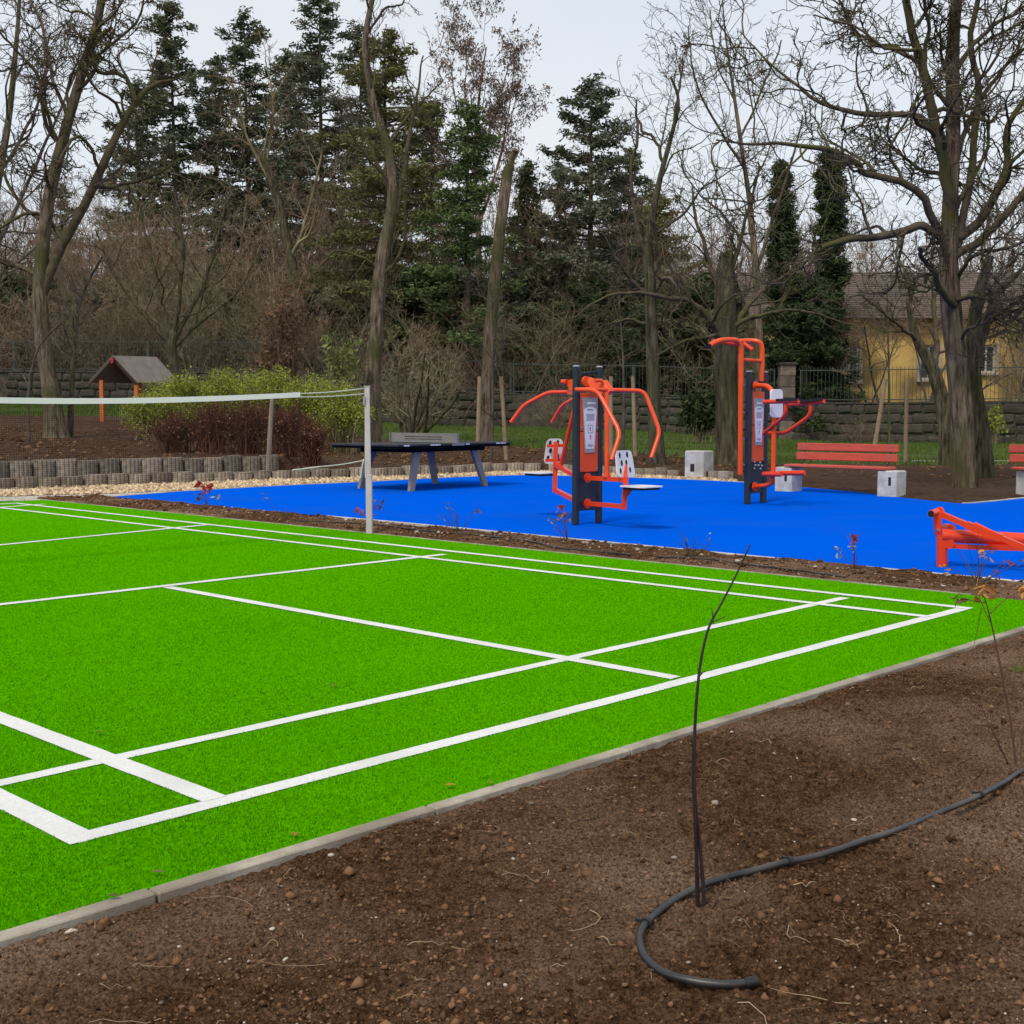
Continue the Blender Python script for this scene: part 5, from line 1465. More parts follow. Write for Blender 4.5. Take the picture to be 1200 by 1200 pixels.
# ---- conifers
def tri_leaves(c, size, rng, elong=2.2, droop=.25, horiz=.5):
    n = len(c)
    d = rng.normal(0, 1, (n, 3)); d[:, 2] *= (1 - horiz); d[:, 2] -= droop; d /= np.linalg.norm(d, axis=1, keepdims=True)
    s = np.cross(d, rng.normal(0, 1, (n, 3))); s /= np.linalg.norm(s, axis=1, keepdims=True) + 1e-9
    size = np.asarray(size)[:, None] if np.ndim(size) else size
    w = size / elong
    v = np.stack([c - s * w * .5 - d * size * .3, c + s * w * .5 - d * size * .3, c + d * size * .7], 1)
    return v.reshape(-1, 3), np.arange(3 * n).reshape(-1, 3)
def conifer(label, px, depth, top_y, half_px, seed, m='needle_dark', nb=95, per=26, size=.42, base_y=None, cone=1.0, droop=-.1, sparse=.0, trunk_r=.3, low=.12, name='conifer', grp='conifers above the thicket', vis=1.0):
    rng = np.random.default_rng(seed)
    top = P(px, top_y, depth); g = ground_xy(top.x, top.y); base = Vector((top.x, top.y, g)); Ht = top.z - g
    Rb = half_px / FPX * depth
    root = root_tree(name, base, label, 'tree', grp)
    lean = rng.normal(0, .012, 2)
    pth = np.array([[base.x + lean[0] * h * Ht, base.y + lean[1] * h * Ht, g - .1 + (Ht + .1) * h] for h in np.linspace(0, 1, 10)])
    v, f = tubes_np(pth[None], np.linspace(trunk_r, .02, 10)[None], 8)
    obj('trunk', mesh_np('t', v, f, smooth=True), M['limb'], root)
    h = low + (1 - low) * (np.arange(nb) + rng.uniform(0, 1, nb)) / nb
    h = 1 - (1 - h) ** 1.0
    az = rng.uniform(0, 2 * np.pi, nb)
    prof = (1 - h) ** cone * (1 + .0 * h)
    Lb = Rb * np.clip(prof, .0, 1) * rng.uniform(.55, 1.2, nb) + .25
    if sparse: Lb *= np.where(rng.uniform(0, 1, nb) < sparse, .45, 1)
    k = 7; t = np.linspace(0, 1, k)
    sl = droop + .55 * (h - .45) + rng.normal(0, .10, nb)
    o = np.stack([np.interp(h, np.linspace(0, 1, 10), pth[:, i]) for i in range(3)], 1)
    bp = o[:, None, :] + Lb[:, None, None] * t[None, :, None] * np.stack([np.cos(az), np.sin(az), sl], 1)[:, None, :]
    bp[:, :, 2] += (.16 * Lb[:, None]) * (t[None] ** 2) * rng.uniform(-.6, 1.2, nb)[:, None]
    v, f = tubes_np(bp, np.linspace(.06, .012, k)[None] * np.ones((nb, 1)), 4)
    obj('limbs', mesh_np('t', v, f), M['limb'], root)
    # needle sprays along each limb and on flat side shoots
    cnt = np.maximum((per * (Lb / max(Rb, .1)) ** .8 * 1.6).astype(int), 5)
    bi = np.repeat(np.arange(nb), cnt); tt = rng.uniform(.18, 1.05, len(bi)) ** .8
    x = np.clip(tt, 0, .999) * (k - 1); i0 = x.astype(int); u = (x - i0)[:, None]
    c = bp[bi, i0] * (1 - u) + bp[bi, i0 + 1] * u
    side = np.stack([-np.sin(az), np.cos(az), 0 * az], 1)[bi]
    wdt = .30 * Lb[bi] * (1.1 - .75 * tt)
    c = c + side * (rng.uniform(-1, 1, len(bi)) * wdt)[:, None]; c[:, 2] += rng.normal(0, .10, len(bi)) - .10 * rng.uniform(0, 1, len(bi))
    q = 9
    size = size * .66
    c = np.repeat(c, q, 0) + rng.normal(0, size * .55, (len(c) * q, 3)) * np.array([1, 1, .55])
    v, f = tri_leaves(c, size * rng.uniform(.6, 1.3, len(c)), rng, elong=2.8)
    clump = np.repeat(rng.uniform(0, 1, len(bi)), q)
    at = np.clip(.55 * clump + .45 * rng.uniform(0, 1, len(c)), 0, 1)
    obj('crown', mesh_np('t', v, f, attr=np.repeat(at, 3)), M[m], root)
    return root
conifer('tall dark spruce with pointed top above the playhouse', 203, 80, 3, 105, 51, 'needle_dark', nb=150, per=22, size=.55, cone=.62, sparse=.3)
conifer('dark spruce with narrow tip beside the tallest pointed spruce', 290, 82, 16, 105, 52, 'needle_dark', nb=140, per=22, size=.55, cone=.6, sparse=.35)
conifer('broad dark spruce touching the bent grey trunk', 374, 78, -25, 120, 53, 'needle_blue', nb=165, per=24, size=.52, cone=.58, sparse=.35)
conifer('loose olive green pine behind the bent grey trunk', 455, 66, 40, 120, 54, 'needle_olive', nb=120, per=24, size=.46, cone=.5, sparse=.3, low=.25)
conifer('fresh green conifer beside the sawn-off dead trunk', 545, 62, 125, 95, 55, 'needle_green', nb=105, per=24, size=.42, cone=.6, sparse=.35, low=.25)
conifer('slim dark green conifer just behind the sawn-off dead trunk', 621, 70, 192, 52, 56, 'needle_green', nb=110, per=26, size=.42, cone=.8)
conifer('big irregular cedar like conifer with branches reaching towards the dead trunk', 692, 66, 93, 112, 57, 'needle_blue', nb=125, per=28, size=.46, cone=.6, sparse=.35, droop=0.0)
conifer('low brownish conifer behind the dark crooked tree', 775, 74, 228, 85, 58, 'needle_olive', nb=110, per=26, size=.46, cone=.6)
conifer('columnar dark cypress in front of the yellow house roof', 980, 58, 183, 13, 59, 'ivy', nb=170, per=15, size=.36, cone=.22, name='cypress', low=.02, droop=.35)
conifer('second cypress with a thin crooked top, beside the pillar', 921, 57, 195, 25, 60, 'ivy', nb=170, per=16, size=.36, cone=.7, name='cypress', low=.02, droop=.3)
conifer('low dark yew spreading beside the stone gate pillar', 945, 56.5, 325, 58, 61, 'ivy', nb=120, per=22, size=.34, cone=.35, name='yew', low=.02)
conifer('dark evergreen behind the fence near the topped mossy trunk', 700, 63, 330, 80, 62, 'ivy', nb=110, per=24, size=.40, cone=.35, name='yew', low=.02)
def copy_tree(root, px, depth, top_y, label, rot, grp, wide=1.0):
    """another tree of the same kind: the thing and each of its parts are copied"""
    top = P(px, top_y, depth); g = ground_xy(top.x, top.y)
    zs = max((v.co.z for ch in root.children if ch.name.startswith('trunk') for v in ch.data.vertices)) - root.location.z
    r = root.copy(); COL.objects.link(r); r.location = (top.x, top.y, g); k_ = (top.z - g) / zs
    r.scale = (k_ * wide, k_ * wide, k_); r.rotation_euler = (0, 0, rot); r['label'] = label; r['group'] = grp
    for ch in root.children:
        c = ch.copy(); COL.objects.link(c); c.parent = r; c.matrix_parent_inverse = ch.matrix_parent_inverse.copy()
    return r
EV = (('beyond the tall forked tree', 20, 66, 330, 1.0), ('behind the playhouse', 130, 68, 345, .9), ('behind the yellow green bush', 265, 67, 340, 1.05), ('behind the withered brown shrub', 385, 66, 345, .9), ('behind the table tennis table', 495, 65, 325, .95),
      ('behind the sawn-off dead trunk', 610, 66, 320, .9), ('behind the dark crooked tree', 805, 64, 345, .9), ('behind the topped mossy trunk', 860, 66, 330, .8))
ev0 = [conifer('dense dark evergreen behind the iron fence ' + EV[i][0], *EV[i][1:4], 80, 70 + i, m_, nb=110, per=22, size=.5, cone=.32, low=.02, name='evergreen_shrub', grp='evergreens behind the fence') for i, m_ in ((0, 'ivy'), (1, 'needle_dark'))]
for i in range(2, 8):
    copy_tree(ev0[i % 2], *EV[i][1:4], 'dense dark evergreen behind the iron fence ' + EV[i][0], i * 1.3, 'evergreens behind the fence', EV[i][4])
cn = {o['label']: o for o in bpy.data.objects if o.name.startswith('conifer')}
c1 = cn['tall dark spruce with pointed top above the playhouse']; c2 = cn['dark spruce with narrow tip beside the tallest pointed spruce']; c3 = cn['broad dark spruce touching the bent grey trunk']
for src, px, d, ty, lab, rot in ((c2, 162, 90, 95, 'shorter spruce between the forked tree and the tallest pointed spruce', 1.0), (c3, 248, 90, 70, 'spruce filling the gap between the two pointed spruces', 2.0), (c1, 330, 92, 60, 'spruce between the narrow tipped spruce and the broad spruce', 3.0),
                                 (c3, 425, 90, 30, 'tall spruce behind the bent grey trunk and the olive pine', 4.0), (c2, 505, 84, 120, 'spruce between the olive pine and the fresh green conifer', 5.0), (c1, 735, 84, 175, 'spruce behind the dark crooked tree', 1.5), (c3, 655, 86, 190, 'spruce between the slim conifer and the irregular cedar', 2.5),
                                 (c2, 1250, 74, 190, 'dark spruce beyond the big furrowed tree', .5), (c1, -60, 78, 190, 'dark spruce by the pale bare tree', .8), (c2, 70, 88, 215, 'low spruce behind the forked tree', 2.2)):
    copy_tree(src, px, d, ty, lab, rot, 'conifers above the thicket', 1.1)

# tree with hanging brown leaves
rt_, q_, r_, tw = traced_tree('tall slender tree still hung with brown seed clusters beside the dead trunk', 66.0,
    [(566, 440, .26), (562, 340, .22), (560, 260, .18), (556, 190, .13), (562, 110, .08), (570, 55, .04)],
    [(.8, [(561, 270, .10), (576, 220, .08), (590, 160, .05), (600, 85, .03)]), (-.8, [(558, 220, .09), (545, 170, .07), (530, 120, .05), (524, 75, .03)]), (.6, [(556, 190, .08), (580, 140, .06), (598, 75, .03)]), (-.5, [(557, 170, .07), (545, 120, .05), (545, 60, .03)]), (.5, [(561, 240, .07), (584, 195, .05), (606, 110, .03)]), (-.4, [(560, 245, .07), (530, 205, .05), (512, 150, .03)])],
    15, {'trunk': 6, 'tmin': .4, 'sprouts': [(7, (.3, .6), 8, .2, .06, 4, .5, .014), (6, (.3, .6), 5, .26, .05, 3, .55, .010), (3, (.3, .6), 4, .3, .02, 3, .6, .008)]}, limb_mat='twig_brown', twig_mat='twig_brown', ridge=.05, name='leafy_tree')
rg = np.random.default_rng(16)
c = tw[:, 1:].reshape(-1, 3); c = np.repeat(c, 2, 0) + rg.normal(0, .12, (len(c) * 2, 3))
v, f = tri_leaves(c, .17, rg, elong=2.0, droop=1.2)
obj('crown', mesh_np('t', v, f, attr=np.repeat(rg.uniform(0, 1, len(c)), 3)), M['leaf_brown'], rt_)

# ---- bare thicket shrubs (shared meshes, each shrub its own thing)
def shrub_meshes(seed, stems=16, ht=4.5, spread=.5, tmin=.2, lv=((6, (.35, .7), 7, .2, .06, 3, .6, .010), (5, (.3, .65), 5, .28, .04, 3, .6, .008), (4, (.3, .65), 4, .3, .02, 3, .6, .0065)), r0=.045):
    rng = np.random.default_rng(seed)
    n = 9; st = np.zeros((stems, n, 3)); d = np.stack([rng.normal(0, spread, stems), rng.normal(0, spread, stems), np.ones(stems)], 1)
    st[:, 0] = np.stack([rng.normal(0, .25, stems), rng.normal(0, .25, stems), np.full(stems, -.1)], 1)
    L = ht * rng.uniform(.6, 1.05, stems)
    for s in range(1, n):
        d = d + rng.normal(0, .10, (stems, 3)); d /= np.linalg.norm(d, axis=1, keepdims=True)
        st[:, s] = st[:, s - 1] + d * (L / (n - 1))[:, None]
    R = r0 * rng.uniform(.6, 1.2, stems)[:, None] * np.linspace(1, .3, n)[None]
    stem = tubes_np(st, R, 5); cp, cr = st, R; tw = []
    for kk, ln, n_, wob, up, sides, rf, rm in lv:
        cp, cr = sprout(cp, cr, kk, rng, tmin=tmin if cp is st else .2, ang=(.35, 1.0), ln=ln, rf=rf, n=n_, wob=wob, up=up, rmin=rm); tw.append(tubes_np(cp, cr, sides))
    v, f = cat(tw)
    return mesh_np('stems', *stem, smooth=True), mesh_np('twigs', v, f), cp
def place_shrub(meshes, px, depth, sc, rot, label, grp, m1, m2, name='bare_shrub', sx=1.0):
    g = ground_at(px, depth)
    r = thing(name, g, label, 'shrub' if 'shrub' in name else 'tree', grp); r.rotation_euler = (0, 0, rot); r.scale = (sc * sx, sc * sx, sc)
    for me, nm, mm in ((meshes[0], 'stems', m1), (meshes[1], 'twigs', m2)):
        o = bpy.data.objects.new(nm, me); COL.objects.link(o); o.parent = r
        if nm == 'twigs': o['kind'] = 'stuff'
        if not len(me.materials): me.materials.append(M[mm])
    return r
protoA = [shrub_meshes(100 + i, ht=5.5, stems=15) for i in range(1)]
protoD = [shrub_meshes(140, ht=8.5, stems=4, spread=.22, r0=.08, tmin=.58, lv=((9, (.3, .6), 8, .2, .05, 3, .6, .012), (7, (.3, .65), 5, .28, .04, 3, .6, .010), (5, (.3, .65), 4, .3, .02, 3, .6, .008)))]
protoB = [shrub_meshes(110 + i, ht=6.5, stems=13, spread=.35) for i in range(2)]
protoC = [shrub_meshes(120 + i, ht=7.5, stems=11, spread=.42, r0=.07) for i in range(2)]
rs = random.Random(5)
LB = {'A': 'bare brown shrub in the tangled thicket behind the iron fence', 'B': 'bare olive brown shrub in the tangled thicket behind the iron fence', 'C': 'tall bare brown tree deep in the thicket behind the fence'}
for px in range(-220, 900, 20):
    d = rs.uniform(61, 67)
    if rs.random() < .5: place_shrub(rs.choice(protoA), px + rs.uniform(-12, 12), d, rs.uniform(.85, 1.2), rs.uniform(0, 6.28), LB['A'], 'brown thicket shrubs', 'twig_brown', 'twig_brown')
    else: place_shrub(rs.choice(protoB), px + rs.uniform(-12, 12), d, rs.uniform(.85, 1.2), rs.uniform(0, 6.28), LB['B'], 'olive thicket shrubs', 'twig_olive', 'twig_olive')
for px in range(-240, 1000, 22):
    d = rs.uniform(68, 76)
    place_shrub(rs.choice(protoC), px + rs.uniform(-15, 15), d, rs.uniform(1.1, 1.65), rs.uniform(0, 6.28), LB['C'], 'tall thicket trees', 'twig_brown', 'twig_brown', name='thicket_tree')
for px in range(-260, 1300, 30):
    d = rs.uniform(80, 92)
    place_shrub(rs.choice(protoC), px + rs.uniform(-15, 15), d, rs.uniform(1.4, 1.9), rs.uniform(0, 6.28), LB['C'], 'tall thicket trees', 'twig_brown', 'twig_brown', name='thicket_tree')
for px, d, sc in ((1085, 59.5, .45), (1215, 56, 1.0)):
    place_shrub(rs.choice(protoB), px, d, sc, rs.uniform(0, 6.28), 'bare brown garden shrub between the fence and the yellow house', 'garden shrubs of the yellow house', 'twig_brown', 'twig_brown', name='garden_shrub')
for px, sc in ((1022, 1.02), (1088, 1.08), (1195, 1.05)):
    place_shrub(protoD[0], px, 59.0, sc, rs.uniform(0, 6.28), 'slim bare garden tree in front of the yellow house roof', 'bare trees in front of the yellow house', 'limb_grey', 'twig_brown', name='garden_tree')
# low shrubs in front of the wall
for px, d, sc, lab in ((480, 50, .42, 'dark low bare shrub against the stone wall behind the table'), (650, 54, .35, 'small bare shrub at the wall between the dead trunk and the press station'), (1000, 50.5, .22, 'thin bare climber at the foot of the wall behind the red bench')):
    place_shrub(rs.choice(protoA), px, d, sc, rs.uniform(0, 6), lab, None, 'twig_olive', 'twig_olive', name='low_shrub')
mg = shrub_meshes(131, stems=10, ht=4.0, spread=.35, r0=.09)
place_shrub(mg, 484, 41, .95, 1.0, 'dark mossy multi-stemmed tree behind the table tennis table net', None, 'bark_moss', 'twig_olive', name='multi_stem_tree')

# ---- leafy bushes
def leaf_bush(label, boxes, seed, m, n, size, stem_m, stems, base_depth, name='bush', elong=1.6, stem_ht=1.4, leaf_lo=.25):
    rng = np.random.default_rng(seed)
    x0 = P(boxes[0][0], 500, base_depth); g0 = ground_at((boxes[0][0] + boxes[-1][0]) / 2, base_depth)
    root = thing(name, g0, label, 'bush')
    ST = []
    per = n // len(boxes); C = []
    for (cx, top, hw, dep) in boxes:
        cpt = P(cx, top, dep); g = ground_xy(cpt.x, cpt.y); H_ = cpt.z - g; w = hw / FPX * dep
        # stems arching outwards from the middle
        k = stems // len(boxes); nn = 8
        a = rng.uniform(0, 6.28, k); rr = w * rng.uniform(.1, 1., k); hh = H_ * rng.uniform(.7, 1.06, k) * np.sqrt(np.clip(1.08 - (rr / w) ** 2 * .7, .1, 1))
        t = np.linspace(0, 1, nn)
        bx = cpt.x + rng.normal(0, w * .25, k); by = cpt.y + rng.normal(0, w * .2, k)
        st = np.stack([bx[:, None] + np.cos(a)[:, None] * rr[:, None] * t[None] ** 1.4, by[:, None] + np.sin(a)[:, None] * rr[:, None] * .7 * t[None] ** 1.4, g - .05 + hh[:, None] * (1 - (1 - t[None]) ** 1.7)], -1)
        st[:, 1:] += rng.normal(0, .03, (k, nn - 1, 3)); ST.append(st)
        i = rng.integers(0, k, per); tt = leaf_lo + (1 - leaf_lo) * rng.uniform(0, 1, per) ** .6; x = np.clip(tt, 0, .999) * (nn - 1); j = x.astype(int); u = (x - j)[:, None]
        C.append(st[i, j] * (1 - u) + st[i, j + 1] * u + rng.normal(0, .09, (per, 3)))
    ST = np.concatenate(ST); R = rng.uniform(.006, .014, len(ST))[:, None] * np.linspace(1, .4, 8)[None]
    p1 = tubes_np(ST, R, 4); cp, cr = sprout(ST, R, 3, rng, tmin=.3, ang=(.3, .8), ln=(.25, .5), rf=.7, n=5, wob=.15, up=.05, rmin=.005); p2 = tubes_np(cp, cr, 3)
    v, f = cat([p1, p2]); obj('stems', mesh_np('t', v, f), M[stem_m], root)
    if n:
        c = np.concatenate(C); v, f = tri_leaves(c, size * rng.uniform(.6, 1.4, len(c)), rng, elong=elong, droop=.1, horiz=.2)
        z = c[:, 2]; obj('leaves', mesh_np('t', v, f, attr=np.repeat(rng.uniform(0, 1, len(c)), 3)), M[m], root)
    return root
leaf_bush('wide yellow green leafy bush behind the net tape beside the playhouse', [(180, 462, 36, 30.5), (215, 443, 40, 31.5), (265, 437, 44, 32), (315, 435, 44, 32), (362, 443, 38, 31.5), (402, 452, 36, 31)], 201, 'leaf_yellow', 46000, .055, 'twig_olive', 420, 31.5, leaf_lo=.3)
leaf_bush('dense red brown twiggy bush above the upper concrete tier', [(205, 486, 32, 26.2), (245, 476, 38, 26.4), (290, 473, 40, 26.4), (335, 476, 34, 26.4), (362, 492, 22, 26.2)], 202, 'leaf_rust', 2600, .05, 'twig_red', 620, 26.4, name='twiggy_bush')
leaf_bush('glossy dark evergreen shrub against the wall beside the topped mossy trunk', [(822, 458, 26, 43)], 203, 'ivy', 4200, .16, 'twig_olive', 60, 43, name='evergreen_shrub')
leaf_bush('upright shrub with withered brown leaves behind the bush', [(335, 330, 34, 38), (322, 380, 26, 38)], 204, 'leaf_rust', 2800, .13, 'twig_brown', 170, 38, name='withered_shrub', leaf_lo=.15)
leaf_bush('slender shrub with pale green narrow leaves beside the bent grey trunk', [(398, 392, 26, 32.6)], 205, 'leaf_pale', 650, .16, 'twig_olive', 30, 32.6, name='pale_shrub', elong=2.6, leaf_lo=.45)
leaf_bush('tuft of dry yellow leaves on the wall coping behind the mossy fork', [(1165, 478, 14, 49)], 206, 'leaf_yellow', 260, .14, 'twig_olive', 24, 49, name='wall_shrub')

# ------------------------------------------------------------------ foreground plants
M['stem_dark'] = mat('stem_dark', (.014, .007, .008), (.030, .014, .014), scale=12, rough=.6)
M['stem_red'] = mat('stem_red', (.060, .018, .012), (.10, .034, .022), scale=12, rough=.7)
M['stem_green'] = mat('stem_green', (.035, .035, .018), (.075, .068, .038), scale=12, rough=.7)
def whip(label, base_px, lines, m, leaves=None, name='sapling', group=None, zb=None):
    b = G(*base_px)
    zg = float(bed_z(b.x, b.y)) if zb is None else zb
    b = G(base_px[0], base_px[1], zg); D = b.y
    root = thing(name, b, label, 'plant', group)
    for li, (pts, r0, r1, dd) in enumerate(lines):
        n = max(8, len(pts) * 3)
        pp = np.array([np.array(P(x, y, D + dd * i / max(len(pts) - 1, 1))) for i, (x, y) in enumerate(pts)])
        if li == 0 or pts[0][1] > base_px[1] - 6: pp[0][2] = min(pp[0][2], zg) - .03
        q, r = resample(pp, np.linspace(r0, r1, len(pts)), n)
        MB().tube([Vector(a) for a in q], list(r), 7).build('stem', M[m], root, smooth=True)
    if leaves:
        for (x, y, s, lm, dd) in leaves:
            c = P(x, y, D + dd); u = Vector((random.uniform(-1, 1), random.uniform(-.6, .6), random.uniform(-.9, .5))).normalized()
            n = u.cross(Vector((random.uniform(-1, 1), random.uniform(-1, -.3), random.uniform(-.4, 1)))).normalized(); w = u.cross(n)
            pts = []
            for t, hw in ((0, .04), (.25, .30), (.55, .36), (.8, .2), (1, .02)):
                bend = n * (-.25 * t * t * s)
                pts.append((c + u * s * t + bend + w * hw * s * .8, c + u * s * t + bend - n * .06 * s, c + u * s * t + bend - w * hw * s * .8))
            vs = [p for row in pts for p in row]
            fs = [(i * 3 + j, i * 3 + 3 + j, i * 3 + 4 + j, i * 3 + 1 + j) for i in range(4) for j in range(2)]
            me = bpy.data.meshes.new('leaf'); me.from_pydata(vs, [], fs)
            a = me.attributes.new('v', 'FLOAT', 'POINT'); a.data.foreach_set('value', [random.random() * .6 + .2] * len(vs))
            obj('leaf', me, M[lm], root)
    return root
whip('tall bare dark sapling whip leaning over the foreground hose', (823, 1062),
     [([(827, 1062), (820, 990), (814, 930), (814, 860), (818, 800), (824, 760), (832, 732), (846, 706), (862, 675), (879, 638)], .0055, .0022, .12),
      ([(817, 1058), (815, 990), (812, 920), (812, 880), (810, 865)], .0040, .0018, -.02),
      ([(820, 1062), (817, 1000), (815, 940)], .003, .002, .02), ([(836, 731), (834, 712)], .0016, .001, 0), ([(838, 728), (850, 722)], .0016, .001, .03),
      ([(822, 789), (817, 784)], .0018, .001, 0), ([(820, 792), (826, 786)], .0018, .001, 0),
      ([(830, 1060), (850, 1035), (868, 1000), (882, 975)], .0016, .0008, .05), ([(828, 1062), (838, 1078)], .0014, .001, -.02), ([(815, 910), (819, 906)], .0022, .001, 0)], 'stem_dark')
lv = [(1150 + random.uniform(-7, 7), 690 + random.uniform(-7, 9), .045, 'leaf_orange', 0) for _ in range(9)] + [(1118 + random.uniform(-8, 8), 700 + random.uniform(-4, 5), .035, 'leaf_rust', 0) for _ in range(5)] + [(1196 + random.uniform(-5, 5), 690 + random.uniform(-4, 4), .04, 'leaf_orange', 0) for _ in range(5)] + [(1158 + random.uniform(-5, 5), 648 + random.uniform(-6, 6), .03, 'leaf_orange', 0) for _ in range(4)]
whip('slender sapling with a few orange leaves beside the hose', (1192, 896),
     [([(1192, 896), (1185, 850), (1176, 800), (1166, 750), (1158, 715), (1152, 695)], .0042, .0022, .1), ([(1152, 700), (1150, 680), (1158, 650)], .002, .001, .05), ([(1155, 706), (1140, 704), (1120, 699)], .002, .001, -.05), ([(1158, 722), (1175, 705), (1196, 692)], .002, .001, .05),
      ([(1160, 728), (1150, 706), (1146, 692)], .0016, .001, 0), ([(1150, 712), (1146, 735), (1141, 758)], .0015, .0008, 0),
      ([(1188, 898), (1170, 870), (1155, 840), (1144, 812)], .0022, .001, -.05), ([(1186, 896), (1165, 860), (1160, 830)], .002, .001, .04), ([(1196, 890), (1198, 860), (1205, 830)], .0022, .001, .05), ([(1176, 885), (1168, 872), (1160, 866)], .0015, .001, 0)], 'stem_red', lv)
def strip_plant(label, bx, by, spread, ht, seed, leafset, m='stem_green', bare=6):
    rg = random.Random(seed); lines = []; lvs = []
    for i in range(bare):
        tx = bx + rg.uniform(-spread, spread); ty = by - ht * rg.uniform(.55, 1.05)
        lines.append(([(bx + rg.uniform(-2, 2), by), ((bx + tx) / 2 + rg.uniform(-3, 3), (by + ty) / 2), (tx, ty)], .0032, .0016, rg.uniform(-.1, .1)))
    for (lx, ly, n, s, lm, sp) in leafset:
        lines.append(([(bx + rg.uniform(-2, 2), by), ((bx + lx) / 2 + rg.uniform(-2, 2), (by + ly) / 2), (lx, ly - 2)], .0036, .002, rg.uniform(-.05, .05)))
        for _ in range(n): lvs.append((lx + rg.uniform(-sp, sp), ly + rg.uniform(-sp * .7, sp), s * rg.uniform(.7, 1.2), lm, rg.uniform(-.06, .06)))
    return whip(label, (bx, by), lines, m, lvs, name='young_plant', zb=.02)
strip_plant('young plant with red autumn leaves at the tip end of the blue floor', 243, 592, 8, 20, 1, [(240, 570, 16, .10, 'leaf_red', 6), (252, 581, 4, .08, 'leaf_silver', 5), (232, 580, 4, .07, 'leaf_rust', 4)], bare=3)
strip_plant('two thin twigs of a tiny plant at the pointed corner of the path', 106, 586, 8, 16, 2, [], bare=5, m='stem_red')
strip_plant('young plant with pinkish leaves straddling the net post', 424, 622, 10, 20, 3, [(421, 596, 6, .06, 'leaf_red', 5), (442, 588, 8, .06, 'leaf_rust', 6), (438, 597, 5, .06, 'leaf_red', 5)], bare=3)
strip_plant('nearly leafless branching young plant between net post and press station', 536, 624, 26, 34, 4, [(560, 597, 4, .05, 'leaf_rust', 3), (524, 592, 3, .045, 'leaf_silver', 4), (516, 606, 3, .04, 'leaf_silver', 4)], bare=9)
strip_plant('tiny tuft of twigs in the strip beside the red-leaved plant', 331, 607, 10, 14, 5, [(312, 580, 3, .045, 'leaf_silver', 3)], bare=5)
strip_plant('young plant with dark red leaves in front of the press station', 664, 631, 8, 36, 6, [(657, 595, 8, .055, 'leaf_red', 5), (662, 605, 9, .055, 'leaf_rust', 6), (645, 608, 5, .05, 'leaf_silver', 5), (650, 617, 3, .045, 'leaf_rust', 3)], m='stem_red', bare=3)
strip_plant('spreading leafless young plant in the strip behind the tall whip', 812, 654, 24, 34, 7, [(803, 630, 3, .035, 'leaf_silver', 4), (830, 628, 2, .035, 'leaf_silver', 3)], bare=11)
strip_plant('young plant with bright red top leaves beside the push-up frame', 1002, 668, 6, 30, 8, [(1001, 630, 12, .055, 'leaf_red', 6), (984, 646, 6, .05, 'leaf_silver', 5), (1001, 642, 4, .045, 'leaf_silver', 4)], bare=3, m='stem_red')
strip_plant('young plant with sparse tawny leaves in front of the push-up frame', 1146, 684, 30, 60, 9, [(1158, 648, 6, .04, 'leaf_orange', 5), (1108, 664, 5, .04, 'leaf_orange', 4), (1178, 660, 6, .04, 'leaf_red', 6), (1200, 657, 5, .04, 'leaf_silver', 5), (1172, 672, 4, .035, 'leaf_red', 4)], bare=6)
strip_plant('small dry plant with curled tan leaves at the foot of the forked tree', 62, 527, 10, 10, 10, [(54, 516, 6, .10, 'leaf_orange', 4), (68, 512, 6, .10, 'leaf_orange', 4)], bare=3) if False else None
# grass tuft at the kerb
gt = G(1196, 790); zt = float(bed_z(gt.x, gt.y)); rg = np.random.default_rng(9); n = 70
an = rg.uniform(0, 6.28, n); c0 = np.stack([gt.x + rg.normal(0, .025, n), gt.y + rg.normal(0, .025, n), np.full(n, zt - .005)], 1); h = rg.uniform(.03, .075, n)
b2 = c0 + np.stack([np.cos(an) * h * .5, np.sin(an) * h * .5, h], 1); sd = np.stack([-np.sin(an), np.cos(an), an * 0], 1) * .0022
tag(obj('grass_tuft', mesh_np('t', np.stack([c0 - sd, c0 + sd, b2], 1).reshape(-1, 3), np.arange(3 * n).reshape(-1, 3), attr=np.repeat(rg.uniform(.3, 1, n), 3)), M['grass']), 'small green grass tuft in the soil near the kerb', 'grass tuft')

# ------------------------------------------------------------------ irrigation hose
def hose_pt(x, y, r):
    g = G(x, y, .02)
    for _ in range(4):
        g = G(x, y, float(bed_z(g.x, g.y)) + r)
    return g
HR = .0098
hpx = [(1560, 800), (1420, 828), (1290, 862), (1240, 882), (1200, 895), (1175, 910), (1142, 928), (1100, 946), (1060, 965), (1015, 982), (960, 1000), (914, 1010), (870, 1022), (830, 1034), (795, 1050), (768, 1068), (751, 1086), (751, 1104), (762, 1120), (784, 1134), (815, 1142), (850, 1145), (882, 1143)]
raw = np.array([np.array(G(x, y, .02)) for x, y in hpx])
q, _ = resample(raw, np.ones(len(raw)), 130)
zz = bed_z(q[:, 0], q[:, 1]); ker = np.ones(25) / 25
zs = np.convolve(np.pad(zz, 12, mode='edge'), ker, 'valid')
q[:, 2] = zs + HR * .9 + .008
hs = thing('irrigation_hose', Vector(q[60]), 'black plastic irrigation hose curling across the foreground soil', 'hose')
MB().tube([Vector(a) for a in q], HR, 14, caps=False).build('pipe', M['hose'], hs, smooth=True)
def near_i(x, y):
    g = np.array(G(x, y, .0)); return int(np.argmin(((q[:, :2] - g[:2]) ** 2).sum(1)))
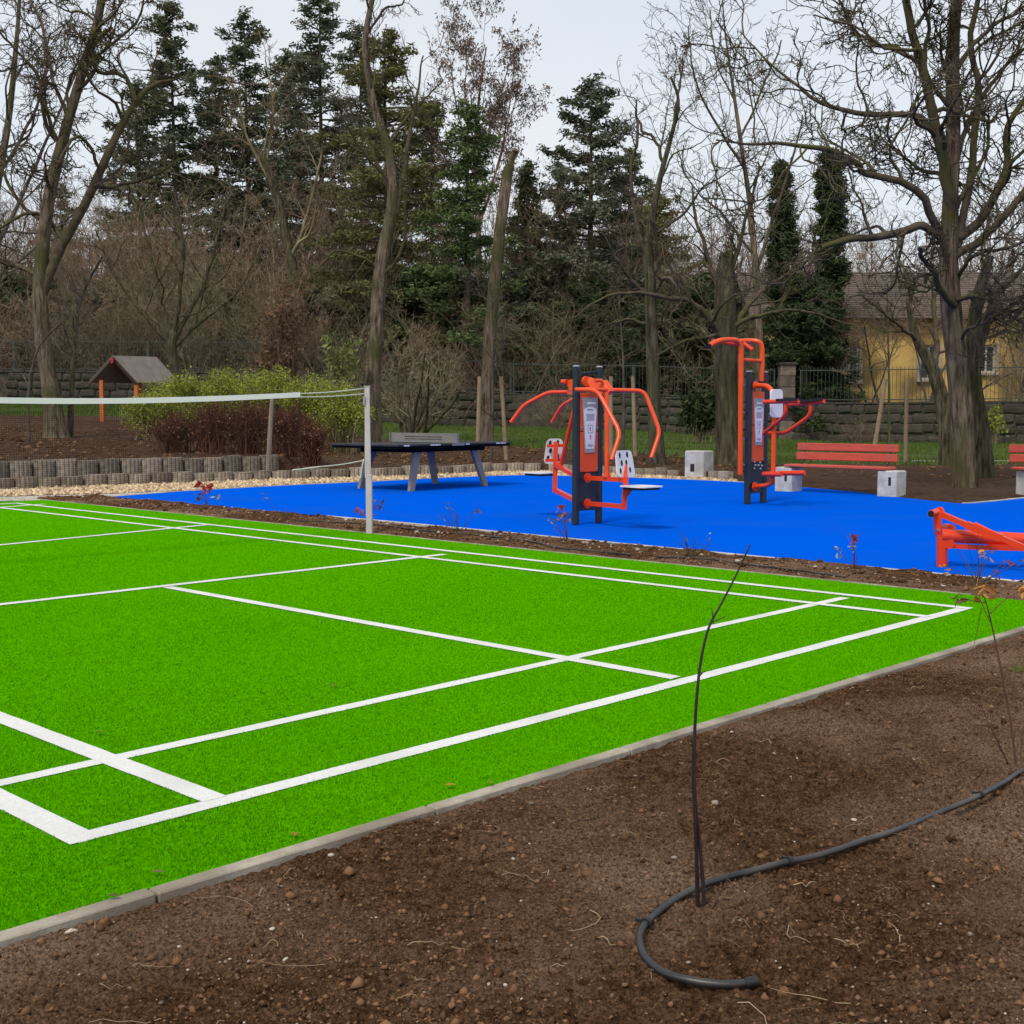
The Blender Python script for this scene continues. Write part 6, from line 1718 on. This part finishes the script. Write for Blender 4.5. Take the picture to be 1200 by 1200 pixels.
for (x, y) in ((1140, 929), (914, 1010), (752, 1085)):
    i = near_i(x, y); a, b = Vector(q[max(i - 1, 0)]), Vector(q[min(i + 1, len(q) - 1)]); d = (b - a).normalized(); c = Vector(q[i])
    o = MB().tube([c - d * .007, c + d * .007], HR * 1.45, 14).build('clip', M['clip'], hs, smooth=True)
    n = d.cross(Z).normalized()
    MB().box(c + n * HR * 1.7 + Z * .004, d * .005, n * .012, Z * .004).build('clip_tab', M['clip'], o)
e = Vector(q[-1]); d = (Vector(q[-1]) - Vector(q[-3])).normalized()
MB().tube([e - d * .018, e + d * .012], HR * 1.22, 14, caps=True).build('end_fitting', M['clip'], hs, smooth=True)
# thin drip lines in the planting strip
def drip(label, pts):
    pp = np.array([np.array(G(x, y, .038)) for x, y in pts]); qq, _ = resample(pp, np.ones(len(pp)), 60)
    o = MB().tube([Vector(a) for a in qq], .009, 8).build('drip_line', M['hose'], None, smooth=True)
    return tag(o, label, 'hose')
drip('thin black drip line in the strip beside the net post', [(345, 610), (400, 612), (450, 615.5), (500, 622), (560, 627), (620, 634), (655, 642), (680, 644), (740, 650)])
drip('thin black drip line lying in the strip behind the tall whip', [(770, 652), (830, 655), (880, 662), (925, 667), (990, 676)])
drip('dark hose running along the ledge between the two concrete tiers', []) if False else None


# ------------------------------------------------------------------ a few fallen leaves on the court
for px, py, lm in ((345, 978, 'leaf_orange'), (528, 920, 'leaf_orange'), (575, 917, 'leaf_yellow'), (109, 663, 'leaf_yellow'), (288, 671, 'leaf_yellow'), (132, 1050, 'leaf_rust'), (185, 1022, 'leaf_rust'), (116, 858, 'leaf_rust'), (390, 803, 'leaf_rust'), (700, 690, 'leaf_yellow')):
    g = G(px, py, .024); a = random.uniform(0, 6.28); u = Vector((math.cos(a), math.sin(a), 0)); w = Vector((-u.y, u.x, 0)); s_ = random.uniform(.014, .024)
    vs = [g - u * s_, g + w * s_ * .5 + Z * .004, g + Z * .001, g - w * s_ * .5 + Z * .005, g + u * s_ + Z * .004]
    me = bpy.data.meshes.new('fallen_leaf'); me.from_pydata(vs, [], [(0, 2, 1), (0, 3, 2), (1, 2, 4), (2, 3, 4)])
    at_ = me.attributes.new('v', 'FLOAT', 'POINT'); at_.data.foreach_set('value', [random.random()] * 5)
    tag(obj('fallen_leaf', me, M[lm]), 'small fallen leaf lying on the green court', 'leaf', 'fallen leaves on the court')
